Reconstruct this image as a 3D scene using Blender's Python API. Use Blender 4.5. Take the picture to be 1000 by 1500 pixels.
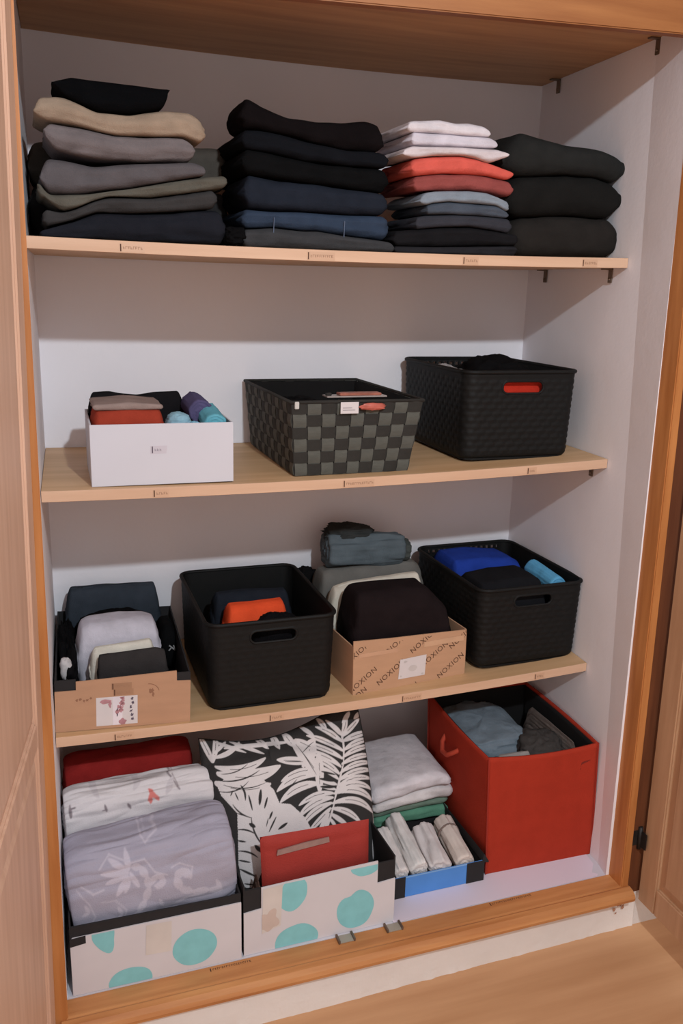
import bpy, bmesh, math, random
import numpy as np
from mathutils import Vector, Matrix, noise

for o in list(bpy.data.objects):
    bpy.data.objects.remove(o)
S = bpy.context.scene
COL = S.collection
random.seed(4)

# ---------------------------------------------------------------- camera, light, exposure
YAW, PITCH, ROLL = 0.3383, 0.2513, -0.0268
cam = bpy.data.objects.new('camera', bpy.data.cameras.new('camera'))
COL.objects.link(cam)
cy, sy = math.cos(YAW), math.sin(YAW)
fwd = Vector((sy * math.cos(PITCH), cy * math.cos(PITCH), -math.sin(PITCH)))
rgt = Vector((cy, -sy, 0))
dwn = fwd.cross(rgt)
cr, sr = math.cos(ROLL), math.sin(ROLL)
rr, dd = rgt * cr + dwn * sr, dwn * cr - rgt * sr
m = Matrix((rr, -dd, -fwd)).transposed().to_4x4()
m.translation = Vector((-0.0024, -1.4981, 1.3228))
cam.matrix_world = m
cam.data.sensor_fit = 'HORIZONTAL'
cam.data.sensor_width = 36.0
cam.data.lens = 46.48
cam.data.clip_start = 0.01
S.camera = cam

W_ = bpy.data.worlds.new('room_air')
S.world = W_
W_.use_nodes = True
W_.node_tree.nodes['Background'].inputs[0].default_value = (1.0, 0.885, 0.83, 1)
W_.node_tree.nodes['Background'].inputs[1].default_value = 0.92

def lamp(name, kind, loc, power, colour, size):
    l = bpy.data.lights.new(name, kind)
    l.energy = power
    l.color = colour
    if kind == 'POINT':
        l.shadow_soft_size = size
    else:
        l.size = size
    o = bpy.data.objects.new(name, l)
    o.location = loc
    COL.objects.link(o)
    return o

lamp('ceiling_lamp_light', 'POINT', (0.42, -2.0, 2.17), 118, (0.82, 0.925, 1.0), 0.03)

S.view_settings.view_transform = 'Standard'
S.view_settings.look = 'None'
S.view_settings.gamma = 1
S.view_settings.use_curve_mapping = False
S.view_settings.exposure = 0.0

# ---------------------------------------------------------------- materials
def lin(c):
    c = c / 255.0
    return c / 12.92 if c <= 0.04045 else ((c + 0.055) / 1.055) ** 2.4
GAIN = 0.92
def alb(c, g=GAIN):
    return tuple(min(0.86, lin(x) / g) for x in c) + (1,)

MATS = {}
def mat(name, rgb, rough=0.85, var=0.10, vs=12.0, bump=0.0, bs=300.0, stretch=(1, 1, 1), spec=0.3,
        metal=0.0, attr=False, bump2=0.0, bs2=25.0, sheen=0.0, coord='Object', trans=0.0, hue=None):
    if name in MATS:
        return MATS[name]
    m = bpy.data.materials.new(name)
    m.use_nodes = True
    nt = m.node_tree
    N, L = nt.nodes, nt.links
    b = N['Principled BSDF']
    b.inputs['Roughness'].default_value = rough
    b.inputs['Specular IOR Level'].default_value = spec
    b.inputs['Metallic'].default_value = metal
    if sheen:
        b.inputs['Sheen Weight'].default_value = sheen
    if trans:
        b.inputs['Transmission Weight'].default_value = trans
    tc = N.new('ShaderNodeTexCoord')
    mp = N.new('ShaderNodeMapping')
    mp.inputs['Scale'].default_value = stretch
    L.new(tc.outputs[coord], mp.inputs['Vector'])
    nz = N.new('ShaderNodeTexNoise')
    nz.inputs['Scale'].default_value = vs
    nz.inputs['Detail'].default_value = 5
    L.new(mp.outputs[0], nz.inputs['Vector'])
    ramp = N.new('ShaderNodeValToRGB')
    base = alb(rgb)
    lo = tuple(x * (1 - var) for x in base[:3]) + (1,)
    hi = tuple(min(0.9, x * (1 + var)) for x in base[:3]) + (1,)
    if hue:
        lo = alb(hue)
    ramp.color_ramp.elements[0].position = 0.3
    ramp.color_ramp.elements[1].position = 0.7
    ramp.color_ramp.elements[0].color = lo
    ramp.color_ramp.elements[1].color = hi
    L.new(nz.outputs[0], ramp.inputs[0])
    if attr:
        at = N.new('ShaderNodeAttribute')
        at.attribute_name = 'print'
        mx = N.new('ShaderNodeMix')
        mx.data_type = 'RGBA'
        mx.blend_type = 'MULTIPLY'
        mx.inputs[0].default_value = 1.0
        L.new(ramp.outputs[0], mx.inputs[6])
        L.new(at.outputs['Color'], mx.inputs[7])
        L.new(mx.outputs[2], b.inputs['Base Color'])
    else:
        L.new(ramp.outputs[0], b.inputs['Base Color'])
    last = None
    for amt, sc in ((bump, bs), (bump2, bs2)):
        if amt:
            n2 = N.new('ShaderNodeTexNoise')
            n2.inputs['Scale'].default_value = sc
            n2.inputs['Detail'].default_value = 3
            L.new(mp.outputs[0], n2.inputs['Vector'])
            bp = N.new('ShaderNodeBump')
            bp.inputs['Strength'].default_value = amt
            bp.inputs['Distance'].default_value = 0.002 if sc > 100 else 0.006
            L.new(n2.outputs[0], bp.inputs['Height'])
            if last:
                L.new(last.outputs[0], bp.inputs['Normal'])
            L.new(bp.outputs[0], b.inputs['Normal'])
            last = bp
    MATS[name] = m
    return m

def cloth(rgb, var=0.12):
    return mat('cloth_%02x%02x%02x' % tuple(rgb), rgb, rough=0.95, var=var, vs=30, bump=0.5, bs=700, bump2=0.5, bs2=38, spec=0.06, sheen=0.0)

def wood(name, rgb, dark, grain='x', rough=0.5, vs=6):
    st = {'x': (0.7, 9, 9), 'z': (9, 9, 0.7), 'y': (9, 0.7, 9)}[grain]
    return mat(name, rgb, rough=rough, var=0.06, vs=vs, stretch=st, bump=0.05, bs=60, spec=0.35, hue=dark)

M_wall = mat('white_plaster', (234, 226, 232), rough=0.9, var=0.02, vs=5, bump=0.15, bs=130, bump2=0.12, bs2=22)
M_wallr = mat('room_plaster', (200, 192, 186), rough=0.9, var=0.03, vs=3, bump=0.2, bs=90)
M_frame = wood('orange_pine', (184, 122, 70), (160, 98, 50), 'z')
M_framex = wood('orange_pine_sill', (190, 134, 84), (168, 108, 62), 'x')
M_shelf = wood('beech_shelf', (196, 160, 122), (184, 146, 106), 'x', vs=4)
M_edge = wood('shelf_edge_band', (204, 169, 142), (196, 158, 130), 'x', vs=5)
M_top = wood('brown_top_board', (188, 142, 98), (170, 124, 82), 'x', vs=5)
M_door = wood('light_wood_door', (200, 164, 141), (190, 152, 128), 'z')
M_doorr = wood('right_door_wood', (182, 144, 112), (170, 130, 98), 'z')
M_floor = wood('laminate_floor', (190, 146, 108), (176, 130, 92), 'x', vs=3, rough=0.45)
M_steel = mat('bracket_steel', (120, 104, 92), rough=0.45, metal=0.6, var=0.1, vs=50)
M_blackm = mat('black_metal', (34, 30, 28), rough=0.5, var=0.1, vs=50)
M_plastic = mat('black_plastic', (15, 15, 15), rough=0.62, var=0.12, vs=40, spec=0.25, bump=0.15, bs=500)
M_white = mat('white_card', (197, 195, 202), rough=0.7, var=0.015, vs=8, spec=0.3)
M_card = mat('brown_cardboard', (176, 136, 108), rough=0.9, var=0.05, vs=14, bump=0.1, bs=200, stretch=(1, 1, 4))
M_cardn = mat('brown_cardboard_cut', (196, 160, 128), rough=0.9, var=0.05, vs=14)
M_blackc = mat('black_card', (38, 36, 37), rough=0.85, var=0.1, vs=30)
M_dotbox = mat('off_white_card', (198, 193, 196), rough=0.8, var=0.03, vs=12)
M_ink = mat('dark_ink', (70, 46, 36), rough=0.8, var=0.2, vs=80)
M_inkb = mat('brown_black_ink', (84, 56, 42), rough=0.8, var=0.2, vs=80)
M_greyink = mat('grey_ink', (90, 80, 92), rough=0.8)
M_tape = mat('clear_tape', (196, 158, 130), rough=0.35, var=0.04, spec=0.5)
M_tapew = mat('clear_tape_on_white', (190, 184, 192), rough=0.35, var=0.03, spec=0.5)
M_teal = mat('teal_print', (126, 186, 190), rough=0.8, var=0.06, vs=40)
M_beige = mat('torn_tape', (190, 172, 162), rough=0.6, var=0.05, vs=30)
M_stick = mat('paper_sticker', (204, 196, 196), rough=0.7, var=0.03, vs=30)
M_pink = mat('pink_print', (176, 128, 134), rough=0.8, var=0.2, vs=60)
M_blueb = mat('blue_box_card', (78, 132, 200), rough=0.7, var=0.05, vs=20)
M_redbox = mat('red_box_fabric', (160, 50, 33), rough=0.9, var=0.06, vs=25, bump=0.3, bs=600, spec=0.15)
M_lining = mat('dark_lining', (22, 20, 20), rough=0.95, var=0.1, vs=20)

# ---------------------------------------------------------------- helpers
def tag(o, label=None, cat=None, group=None, kind=None):
    if label: o['label'] = label
    if cat: o['category'] = cat
    if group: o['group'] = group
    if kind: o['kind'] = kind
    return o

def empty(name, loc, rot=(0, 0, 0), **k):
    o = bpy.data.objects.new(name, None)
    o.empty_display_size = 0.02
    o.location = loc
    o.rotation_euler = rot
    COL.objects.link(o)
    return tag(o, **k)

def mobj(name, verts, faces, material, parent=None, smooth=True, **k):
    me = bpy.data.meshes.new(name)
    me.from_pydata([tuple(map(float, v)) for v in verts], [], faces)
    me.materials.append(material)
    if smooth:
        me.polygons.foreach_set('use_smooth', [True] * len(me.polygons))
    me.update()
    o = bpy.data.objects.new(name, me)
    COL.objects.link(o)
    if parent: o.parent = parent
    return tag(o, **k)

def bobj(name, bm, material, parent=None, smooth=False, **k):
    me = bpy.data.meshes.new(name)
    bm.normal_update()
    bm.to_mesh(me)
    bm.free()
    me.materials.append(material)
    if smooth:
        me.polygons.foreach_set('use_smooth', [True] * len(me.polygons))
    o = bpy.data.objects.new(name, me)
    COL.objects.link(o)
    if parent: o.parent = parent
    return tag(o, **k)

def box_bm(lo, hi, bevel=0.0, bm=None, seg=2):
    b = bmesh.new()
    bmesh.ops.create_cube(b, size=1)
    for v in b.verts:
        v.co = Vector([lo[i] + (v.co[i] + 0.5) * (hi[i] - lo[i]) for i in range(3)])
    if bevel:
        bmesh.ops.bevel(b, geom=b.edges[:], offset=bevel, segments=seg, affect='EDGES')
    if bm is None:
        return b
    tmp = bpy.data.meshes.new('tmp')
    b.to_mesh(tmp); b.free()
    bm.from_mesh(tmp)
    bpy.data.meshes.remove(tmp)
    return bm

def box(name, lo, hi, material, parent=None, bevel=0.001, **k):
    return bobj(name, box_bm(lo, hi, bevel), material, parent, **k)

def prism(name, poly, y0, y1, material, parent=None, bevel=0.0, **k):
    """polygon in x,z extruded from y0 to y1"""
    bm = bmesh.new()
    a = [bm.verts.new((x, y0, z)) for x, z in poly]
    b = [bm.verts.new((x, y1, z)) for x, z in poly]
    bm.faces.new(a); bm.faces.new(b[::-1])
    n = len(a)
    for i in range(n):
        bm.faces.new((a[i], b[i], b[(i + 1) % n], a[(i + 1) % n]))
    bmesh.ops.recalc_face_normals(bm, faces=bm.faces[:])
    if bevel:
        bmesh.ops.bevel(bm, geom=bm.edges[:], offset=bevel, segments=2, affect='EDGES')
    return bobj(name, bm, material, parent, **k)

def clip_rect(bm, x0, x1, z0, z1):
    for co, no in (((x0, 0, 0), (-1, 0, 0)), ((x1, 0, 0), (1, 0, 0)), ((0, 0, z0), (0, 0, -1)), ((0, 0, z1), (0, 0, 1))):
        g = bm.verts[:] + bm.edges[:] + bm.faces[:]
        if g:
            bmesh.ops.bisect_plane(bm, geom=g, plane_co=co, plane_no=no, clear_outer=True)

def decal(name, polys, y, material, parent, clip=None, thick=0.0004, **k):
    """flat printed shapes lying on a front panel (x,z), a hair proud of it"""
    bm = bmesh.new()
    for p in polys:
        bm.faces.new([bm.verts.new((x, y - thick, z)) for x, z in p])
    if clip: clip_rect(bm, *clip)
    bmesh.ops.recalc_face_normals(bm, faces=bm.faces[:])
    return bobj(name, bm, material, parent, **k)

def blob_poly(cx, cz, rx, rz, seed=0, n=36, wob=0.06, rot=0.0, bite=None):
    pts = []
    for i in range(n):
        a = 2 * math.pi * i / n
        r = 1 + wob * noise.noise((math.cos(a) * 1.3 + seed * 7.1, math.sin(a) * 1.3, seed))
        if bite is not None:
            da = math.atan2(math.sin(a - bite[0]), math.cos(a - bite[0]))
            r *= 1 - bite[1] * math.exp(-(da / bite[2]) ** 2)
        x, z = rx * r * math.cos(a), rz * r * math.sin(a)
        pts.append((cx + x * math.cos(rot) - z * math.sin(rot), cz + x * math.sin(rot) + z * math.cos(rot)))
    return pts

def text_bm(body, size, rot, cx, cz, y, bm, shear=0.0):
    cu = bpy.data.curves.new('t', 'FONT')
    cu.body = body
    cu.size = size
    cu.align_x = 'CENTER'; cu.align_y = 'CENTER'
    cu.space_character = 1.12
    cu.resolution_u = 3
    cu.shear = shear
    o = bpy.data.objects.new('t', cu)
    COL.objects.link(o)
    dg = bpy.context.evaluated_depsgraph_get()
    me = bpy.data.meshes.new_from_object(o.evaluated_get(dg))
    M = Matrix.Translation((cx, y, cz)) @ Matrix.Rotation(-rot, 4, 'Y') @ Matrix.Rotation(math.pi / 2, 4, 'X')
    me.transform(M)
    bm.from_mesh(me)
    bpy.data.objects.remove(o); bpy.data.curves.remove(cu); bpy.data.meshes.remove(me)

def lerp(pl, x):
    if x <= pl[0][0]: return pl[0][1]
    for (a, b), (c, d) in zip(pl, pl[1:]):
        if x <= c:
            t = (x - a) / max(1e-6, c - a)
            return b + (d - b) * t
    return pl[-1][1]

def smooth_pl(pl):
    x0, x1 = pl[0][0], pl[-1][0]
    n = 60
    xs = [x0 + (x1 - x0) * i / n for i in range(n + 1)]
    zs = [lerp(pl, x) for x in xs]
    for _ in range(2):
        zs = [zs[0]] + [(zs[i - 1] + 2 * zs[i] + zs[i + 1]) / 4 for i in range(1, n)] + [zs[-1]]
    return list(zip(xs, zs))

def nz(x, y, z, s=0.0):
    return noise.noise((x + s * 13.7, y - s * 5.3, z + s * 3.1))

def folded(name, material, y, d, top, bot, seed=1, ply=1, amp=0.0016, wr=0.002, n=84, back=0.0, endr=0.6, groove=0.14, rxmax=.014, parent=None, **k):
    """folded garment: stadium section in y-z, rounded fold to the front, thin wrinkled ends"""
    top = sorted(top); bot = sorted(bot)
    x0 = min(top[0][0], bot[0][0]); x1 = max(top[-1][0], bot[-1][0])
    T, B = smooth_pl(top), smooth_pl(bot)
    verts, faces = [], []
    nf, nl, nb = 15, 7, 7
    prof = []
    for i in range(nf): prof.append(('f', -math.pi / 2 + math.pi * i / (nf - 1)))
    for i in range(1, nl): prof.append(('t', i / nl))
    for i in range(nb): prof.append(('b', math.pi / 2 - math.pi * i / (nb - 1)))
    for i in range(1, nl): prof.append(('u', 1 - i / nl))
    mcount = len(prof)
    for i in range(n + 1):
        t = i / n
        t = t - 0.35 * math.sin(2 * math.pi * t) / (2 * math.pi)
        x = x0 + (x1 - x0) * t
        zt, zb = lerp(T, x), lerp(B, x)
        half = max(0.0018, (zt - zb) / 2)
        mid = (zt + zb) / 2
        rx = min(max(0.005, endr * half * 2), rxmax)
        e = min((x - x0) / rx, (x1 - x) / rx, 1.0)
        f = math.sqrt(max(0.0, 1 - (1 - e) ** 2))
        f = max(f, 0.42)
        h = half * f
        yf = y + (1 - f) * rx * 0.8
        dep = d - (1 - f) * rx * .9
        fr = min(h, .03, dep * .42)
        for kind, a in prof:
            if kind == 'f':
                g = 0.0
                for p in range(1, ply + 1):
                    phi0 = -math.pi / 2 + math.pi * p / (ply + 1) + 0.25 * nz(x * 9, seed, p)
                    g += groove * math.exp(-((a - phi0) / 0.13) ** 2)
                yy = yf + fr - fr * math.cos(a) * (1 - g)
                zz = mid + h * math.copysign(abs(math.sin(a)) ** .8, a) * (1 - g * 0.15)
            elif kind == 't':
                yy = yf + fr + (dep - 2 * fr) * a; zz = mid + h + back * a
            elif kind == 'b':
                yy = yf + dep - fr + fr * math.cos(a); zz = mid + h * math.sin(a) + back
            else:
                yy = yf + fr + (dep - 2 * fr) * a; zz = mid - h + back * a
            w = wr * 1.3 * nz(x * 9 + zz * 20, yy * 16, zz * 62, seed) + 0.6 * wr * nz(x * 34 - zz * 60, yy * 40, zz * 100, seed + 3) + .5 * wr * (abs(nz(x * 13 + zz * 34, seed, zz * 22, seed + 7)) * 2 - .5)
            ww = amp * nz(x * 25, yy * 30, zz * 12, seed + 9)
            wx = (1 - f) * 0.006 * nz(yy * 30, zz * 160, 0, seed + 5)
            verts.append((x + wx, yy - w if kind == 'f' else yy, zz + ww * (0.35 if h < .012 else 1)))
    for i in range(n):
        for j in range(mcount):
            a, b = i * mcount + j, i * mcount + (j + 1) % mcount
            faces.append((a, b, b + mcount, a + mcount))
    for i, ring in ((0, 0), (1, n)):
        c = len(verts)
        r = verts[ring * mcount:(ring + 1) * mcount]
        verts.append(tuple(sum(v[q] for v in r) / mcount for q in range(3)))
        for j in range(mcount):
            a, b = ring * mcount + j, ring * mcount + (j + 1) % mcount
            faces.append((b, a, c) if i == 0 else (a, b, c))
    return mobj(name, verts, faces, material, parent, **k)

def rolled(name, material, p0, p1, ra, rb, seed=1, amp=0.002, n=60, mseg=56, endr=0.35, spiral=2.5, sup=2.0,
           parent=None, sag=0.0, up=(0, 0, 1), **k):
    """rolled or softly folded cloth along p0-p1; ra horizontal radius, rb vertical; spiral relief on the ends"""
    p0, p1 = Vector(p0), Vector(p1)
    ax = (p1 - p0); Lg = ax.length; ax.normalize()
    side = ax.cross(Vector(up)).normalized()
    upv = side.cross(ax).normalized()
    verts, faces = [], []
    rings = []
    ne = 9
    for i in range(ne): rings.append((0.0, (i + 0.5) / ne, -1))
    for i in range(n + 1): rings.append((i / n, 1.0, 0))
    for i in range(ne - 1, -1, -1): rings.append((1.0, (i + 0.5) / ne, 1))
    for t, rad, end in rings:
        for j in range(mseg):
            a = 2 * math.pi * j / mseg
            ca, sa = math.cos(a), math.sin(a)
            cx = math.copysign(abs(ca) ** (2 / sup), ca)
            cz = math.copysign(abs(sa) ** (2 / sup), sa)
            l = Lg * t
            e = min(t * Lg, (1 - t) * Lg) / (endr * rb + 1e-6)
            f = 1.0
            if end == 0 and e < 1: f = 0.84 + 0.16 * math.sqrt(max(0, 1 - (1 - e) ** 2))
            if end: f = 0.84 * rad
            off = 0.0
            if end:
                off = end * (0.10 * rb * (1 - rad ** 2) - 0.10 * rb * abs(math.sin(math.pi * (spiral * rad + a / (2 * math.pi)))))
                off *= min(1, (1 - rad) * 6)
            P = p0 + ax * (l + off) + side * (ra * cx * f) + upv * (rb * cz * f)
            al, cc, ss = l * 10, ca * 1.3, sa * 1.3
            w = amp * nz(al, cc * 1.6, ss * 1.6, seed) + 0.35 * amp * nz(al * 1.8, cc * 5, ss * 5, seed + 2) + .5 * amp * (abs(nz(al * .9 + ca * 2, cc * 3, ss * 3, seed + 4)) * 2 - .6)
            P = P + (side * ca + upv * sa) * w
            P.z -= sag * math.sin(math.pi * t)
            verts.append(tuple(P))
    nr = len(rings)
    for i in range(nr - 1):
        for j in range(mseg):
            a, b = i * mseg + j, i * mseg + (j + 1) % mseg
            faces.append((a, a + mseg, b + mseg, b))
    for ring, flip in ((0, False), (nr - 1, True)):
        c = len(verts)
        r = verts[ring * mseg:(ring + 1) * mseg]
        verts.append(tuple(sum(v[q] for v in r) / mseg for q in range(3)))
        for j in range(mseg):
            a, b = ring * mseg + j, ring * mseg + (j + 1) % mseg
            faces.append((a, b, c) if not flip else (b, a, c))
    return mobj(name, verts, faces, material, parent, **k)

def crumple(name, material, c, r, seed=1, amp=0.18, sup=2.6, n=64, mseg=44, rot=0.0, tilt=0.0, freq=1.0, floor=None, parent=None, **k):
    """bunched-up garment: rounded box form pushed about by folds"""
    verts, faces = [], []
    R = Matrix.Rotation(rot, 3, 'Z') @ Matrix.Rotation(tilt, 3, 'Y')
    sp = lambda v, p: math.copysign(abs(v) ** (2 / p), v)
    for i in range(mseg + 1):
        ph = -math.pi / 2 + math.pi * i / mseg
        for j in range(n):
            th = 2 * math.pi * j / n
            d = Vector((sp(math.cos(ph), sup) * sp(math.cos(th), sup), sp(math.cos(ph), sup) * sp(math.sin(th), sup), sp(math.sin(ph), sup)))
            f = freq
            w = 1 + amp * (nz(d.x * 1.6 * f, d.y * 1.6 * f, d.z * 2.2 * f, seed) + 0.7 * (0.4 - abs(nz(d.x * 3 * f, d.y * 3 * f, d.z * 4.5 * f, seed + 4)) * 2)
                           + 0.25 * nz(d.x * 9 * f, d.y * 9 * f, d.z * 9 * f, seed + 6))
            p = R @ Vector((d.x * r[0] * w, d.y * r[1] * w, d.z * r[2] * w)) + Vector(c)
            if floor is not None: p.z = max(p.z, floor)
            verts.append(tuple(p))
    for i in range(mseg):
        for j in range(n):
            a, b = i * n + j, i * n + (j + 1) % n
            faces.append((a, b, b + n, a + n))
    return mobj(name, verts, faces, material, parent, **k)

def paint(o, base, shapes, cols, ax=(0, 2), soft=0.0004):
    """woven or printed pattern of the cloth stored on its vertices: tapered strokes (ax,az,bx,bz,width,bend,colour)"""
    me = o.data
    nv = len(me.vertices)
    co = np.empty(nv * 3); me.vertices.foreach_get('co', co)
    co = co.reshape(-1, 3)
    X, Z = co[:, ax[0]], co[:, ax[1]]
    rgb = np.ones((nv, 4)); rgb[:, :3] = base
    for (x0, z0, x1, z1, w, bend, ci) in shapes:
        dx, dz = x1 - x0, z1 - z0
        L = math.hypot(dx, dz) + 1e-9
        u = ((X - x0) * dx + (Z - z0) * dz) / L / L
        v = ((X - x0) * dz - (Z - z0) * dx) / L
        v = v - bend * L * 4 * u * (1 - u)
        uc = np.clip(u, 0, 1)
        prof = w / 2 * (np.clip(np.sin(np.pi * (0.06 + 0.88 * uc)), 0, 1) ** 0.6 if w > .0045 else 1.0 + 0 * uc)
        dist = np.hypot(np.maximum(0, np.maximum(-u, u - 1)) * L, np.abs(v)) - prof
        k = np.clip(0.5 - dist / (2 * soft), 0, 1)[:, None]
        rgb[:, :3] = rgb[:, :3] * (1 - k) + np.array(cols[ci]) * k
    at = me.color_attributes.new('print', 'FLOAT_COLOR', 'POINT')
    at.data.foreach_set('color', rgb.ravel())
    return o

# ---------------------------------------------------------------- the setting
DB = 0.41                                   # back wall
def sh1(x): t = x / 1.1; return 1.385 + .004 * t - .022 * t * (1 - t)
def sh2(x): t = x / 1.1; return .981 + .012 * t - .032 * t * (1 - t)
def sh3(x): t = x / 1.1; return .531 + .011 * t - .048 * t * (1 - t)
def flo(x): return .118 + .006 * x / 1.1
def xr(y): return 1.10 + .052 * y
def xl(y): return -.008 + .036 * (y + .155) if y > -.155 else -.008

RZ = 0.014
box('floor', (-2.2, -3.6, RZ - .05), (2.8, -.10, RZ), M_floor, bevel=0, kind='structure')
box('wall_front', (1.128, -.19, RZ), (2.8, -.15, 2.45), M_wallr, bevel=0, kind='structure')
box('wall_front_left', (-2.2, -.19, RZ), (-.065, -.15, 2.45), M_wallr, bevel=0, kind='structure')
box('wall_front_top', (-.065, -.19, 2.05), (1.128, -.15, 2.45), M_wallr, bevel=0, kind='structure')

# closet back wall, left wall, right wall with its slightly pinched jamb
box('wall_back', (-.05, DB, 0), (1.25, DB + .05, 2.1), M_wall, bevel=0, kind='structure')
v, f = [], []
zs = [0.02 + i * 0.104 for i in range(21)]
for z in zs:
    yb = -.02 - .062 * max(0, 1.72 - z)
    for (x, y) in ((xr(DB) + .002, DB + .002), (xr(0), 0.0), (xr(yb), yb), (1.084 - .008 * (z - .3), -.158), (1.2, -.158), (1.2, DB + .002)):
        v.append((x, y, z))
for i in range(len(zs) - 1):
    for j in range(5):
        a = i * 6 + j
        f.append((a, a + 1, a + 7, a + 6))
mobj('wall_right_closet', v, f, M_wall, smooth=False, kind='structure')
v = [(xl(-.155), -.155, .02), (xl(DB), DB, .02), (-.06, DB, .02), (-.06, -.155, .02)]
v += [(a, b, 2.1) for a, b, c in v]
f = [(0, 1, 5, 4), (1, 2, 6, 5), (2, 3, 7, 6), (3, 0, 4, 7)]
mobj('wall_left_closet', v, f, M_wall, smooth=False, kind='structure')
prism('floor_closet', [(-.01, .05), (1.15, .05), (1.15, flo(1.15)), (-.01, flo(-.01))], -.157, DB, M_white, kind='structure')

def board(name, fn, th, y0, y1, m, m_edge, x_left=None, **k):
    nx, ny = 44, 6
    v, f, mi = [], [], []
    for s in (0, 1):
        for i in range(nx + 1):
            for j in range(ny + 1):
                y = y0 + (y1 - y0) * j / ny
                a, b = xl(y) + .001, xr(y) - .001
                x = a + (b - a) * i / nx
                v.append((x, y, fn(x) - (th if s else 0)))
    n = (nx + 1) * (ny + 1)
    idx = lambda i, j, s: s * n + i * (ny + 1) + j
    for i in range(nx):
        for j in range(ny):
            f.append((idx(i, j, 0), idx(i + 1, j, 0), idx(i + 1, j + 1, 0), idx(i, j + 1, 0)))
            f.append((idx(i, j, 1), idx(i, j + 1, 1), idx(i + 1, j + 1, 1), idx(i + 1, j, 1)))
        f.append((idx(i, 0, 0), idx(i, 0, 1), idx(i + 1, 0, 1), idx(i + 1, 0, 0)))
        f.append((idx(i, ny, 0), idx(i + 1, ny, 0), idx(i + 1, ny, 1), idx(i, ny, 1)))
    for j in range(ny):
        f.append((idx(0, j, 0), idx(0, j + 1, 0), idx(0, j + 1, 1), idx(0, j, 1)))
        f.append((idx(nx, j, 0), idx(nx, j, 1), idx(nx, j + 1, 1), idx(nx, j + 1, 0)))
    return mobj(name, v, f, m, smooth=False, **k)

def shelf(fn, label, tapes, seed):
    e = empty('shelf', (0, 0, 0), label=label, cat='shelf')
    b = board('shelf_board', fn, .019, 0.0012, DB - .003, M_shelf, M_edge)
    b.parent = e
    v, f = [], []
    n = 44
    for i in range(n + 1):
        x = xl(0) + .001 + (1.10 - .001 - xl(0) - .001) * i / n
        z = fn(x)
        v += [(x, .0012, z), (x, 0, z - .0006), (x, 0, z - .0184), (x, .0012, z - .019)]
    for i in range(n):
        for j in range(3):
            f.append((i * 4 + j, i * 4 + j + 1, i * 4 + j + 5, i * 4 + j + 4))
    mobj('edge_band', v, f, M_edge, e, smooth=False, label='pale front edge strip')
    rnd = random.Random(seed)
    for x, w, in tapes:
        z = fn(x + w / 2) - .0105
        sl = (fn(x + w) - fn(x)) / w
        h = .0068
        t = prism('label_tape', [(x, z - h - sl * w / 2), (x + w, z - h + sl * w / 2), (x + w, z + h + sl * w / 2), (x, z + h - sl * w / 2)], -.0004, 0, M_tape, e)
        scribble(t, x, z, w, -.0004, rnd, sl)
    for y in (.055, .32):
        bracket(e, xr(y), y, fn(1.1) - .019)
    return e

M_faint = mat('worn_brown_ink', (158, 120, 96), rough=.8)
M_faintg = mat('worn_grey_ink', (136, 128, 138), rough=.8)
def scribble(parent, x, z, w, y, rnd, sl=0.0, ink=None, h=.0058, names='ink_mark'):
    """bar at the left end, then small worn letter strokes nobody can read any more"""
    polys = [[(x + .0015, z - h), (x + .0035, z - h), (x + .0035, z + h), (x + .0015, z + h)]]
    cx = x + .0065
    while cx < x + w - .004:
        cw = .0022 + rnd.random() * .0014
        zz = z + sl * (cx - x - w / 2)
        t = rnd.random()
        a = .0021
        polys.append([(cx, zz - a), (cx + .0007, zz - a), (cx + .0007, zz + a), (cx, zz + a)])
        if t < .6: polys.append([(cx, zz + a - .0007), (cx + cw, zz + a - .0007), (cx + cw, zz + a), (cx, zz + a)])
        if t > .3: polys.append([(cx, zz - .0004), (cx + cw * .8, zz - .0004), (cx + cw * .8, zz + .0003), (cx, zz + .0003)])
        if t > .5: polys.append([(cx, zz - a), (cx + cw, zz - a), (cx + cw, zz - a + .0006), (cx, zz - a + .0006)])
        cx += cw + .0010
    decal('label_bar', polys[:1], y, ink or M_inkb, parent, thick=.0002)
    return decal(names, polys[1:], y, M_faint if ink is None else M_faintg, parent, thick=.0002)

def bracket(e, x, y, z):
    bm = box_bm((x - .0035, y - .006, z - .028), (x - .0005, y + .006, z), .0006)
    box_bm((x - .022, y - .006, z - .003), (x - .0005, y + .006, z - .0005), .0006, bm)
    b = bmesh.new()
    bmesh.ops.create_uvsphere(b, u_segments=10, v_segments=6, radius=.003)
    bmesh.ops.translate(b, verts=b.verts[:], vec=(x - .004, y, z - .021))
    tmp = bpy.data.meshes.new('t'); b.to_mesh(tmp); b.free(); bm.from_mesh(tmp); bpy.data.meshes.remove(tmp)
    return bobj('shelf_bracket', bm, M_steel, e)

s_top = empty('shelf', (0, 0, 0), label='brown wooden top board closing the closet above the clothes piles', cat='shelf')
bt = board('shelf_board', lambda x: 1.79 - .034 * (x / 1.1) * (1 - x / 1.1), .02, -.139, DB - .003, M_top, M_top)
bt.parent = s_top
for y in (-.026, .33): bracket(s_top, xr(y), y, 1.77)
shelf(sh1, 'upper pale wooden shelf holding the folded clothes piles', [(.138, .040), (.450, .050), (.744, .032), (.996, .034)], 1)
shelf(sh2, 'middle pale wooden shelf under the white box and checkered basket', [(.180, .028), (.526, .062), (.912, .022)], 2)
shelf(sh3, 'lower pale wooden shelf under the cardboard boxes and big black bins', [(.098, .036), (.388, .030), (.664, .044), (.970, .024)], 3)

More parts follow.
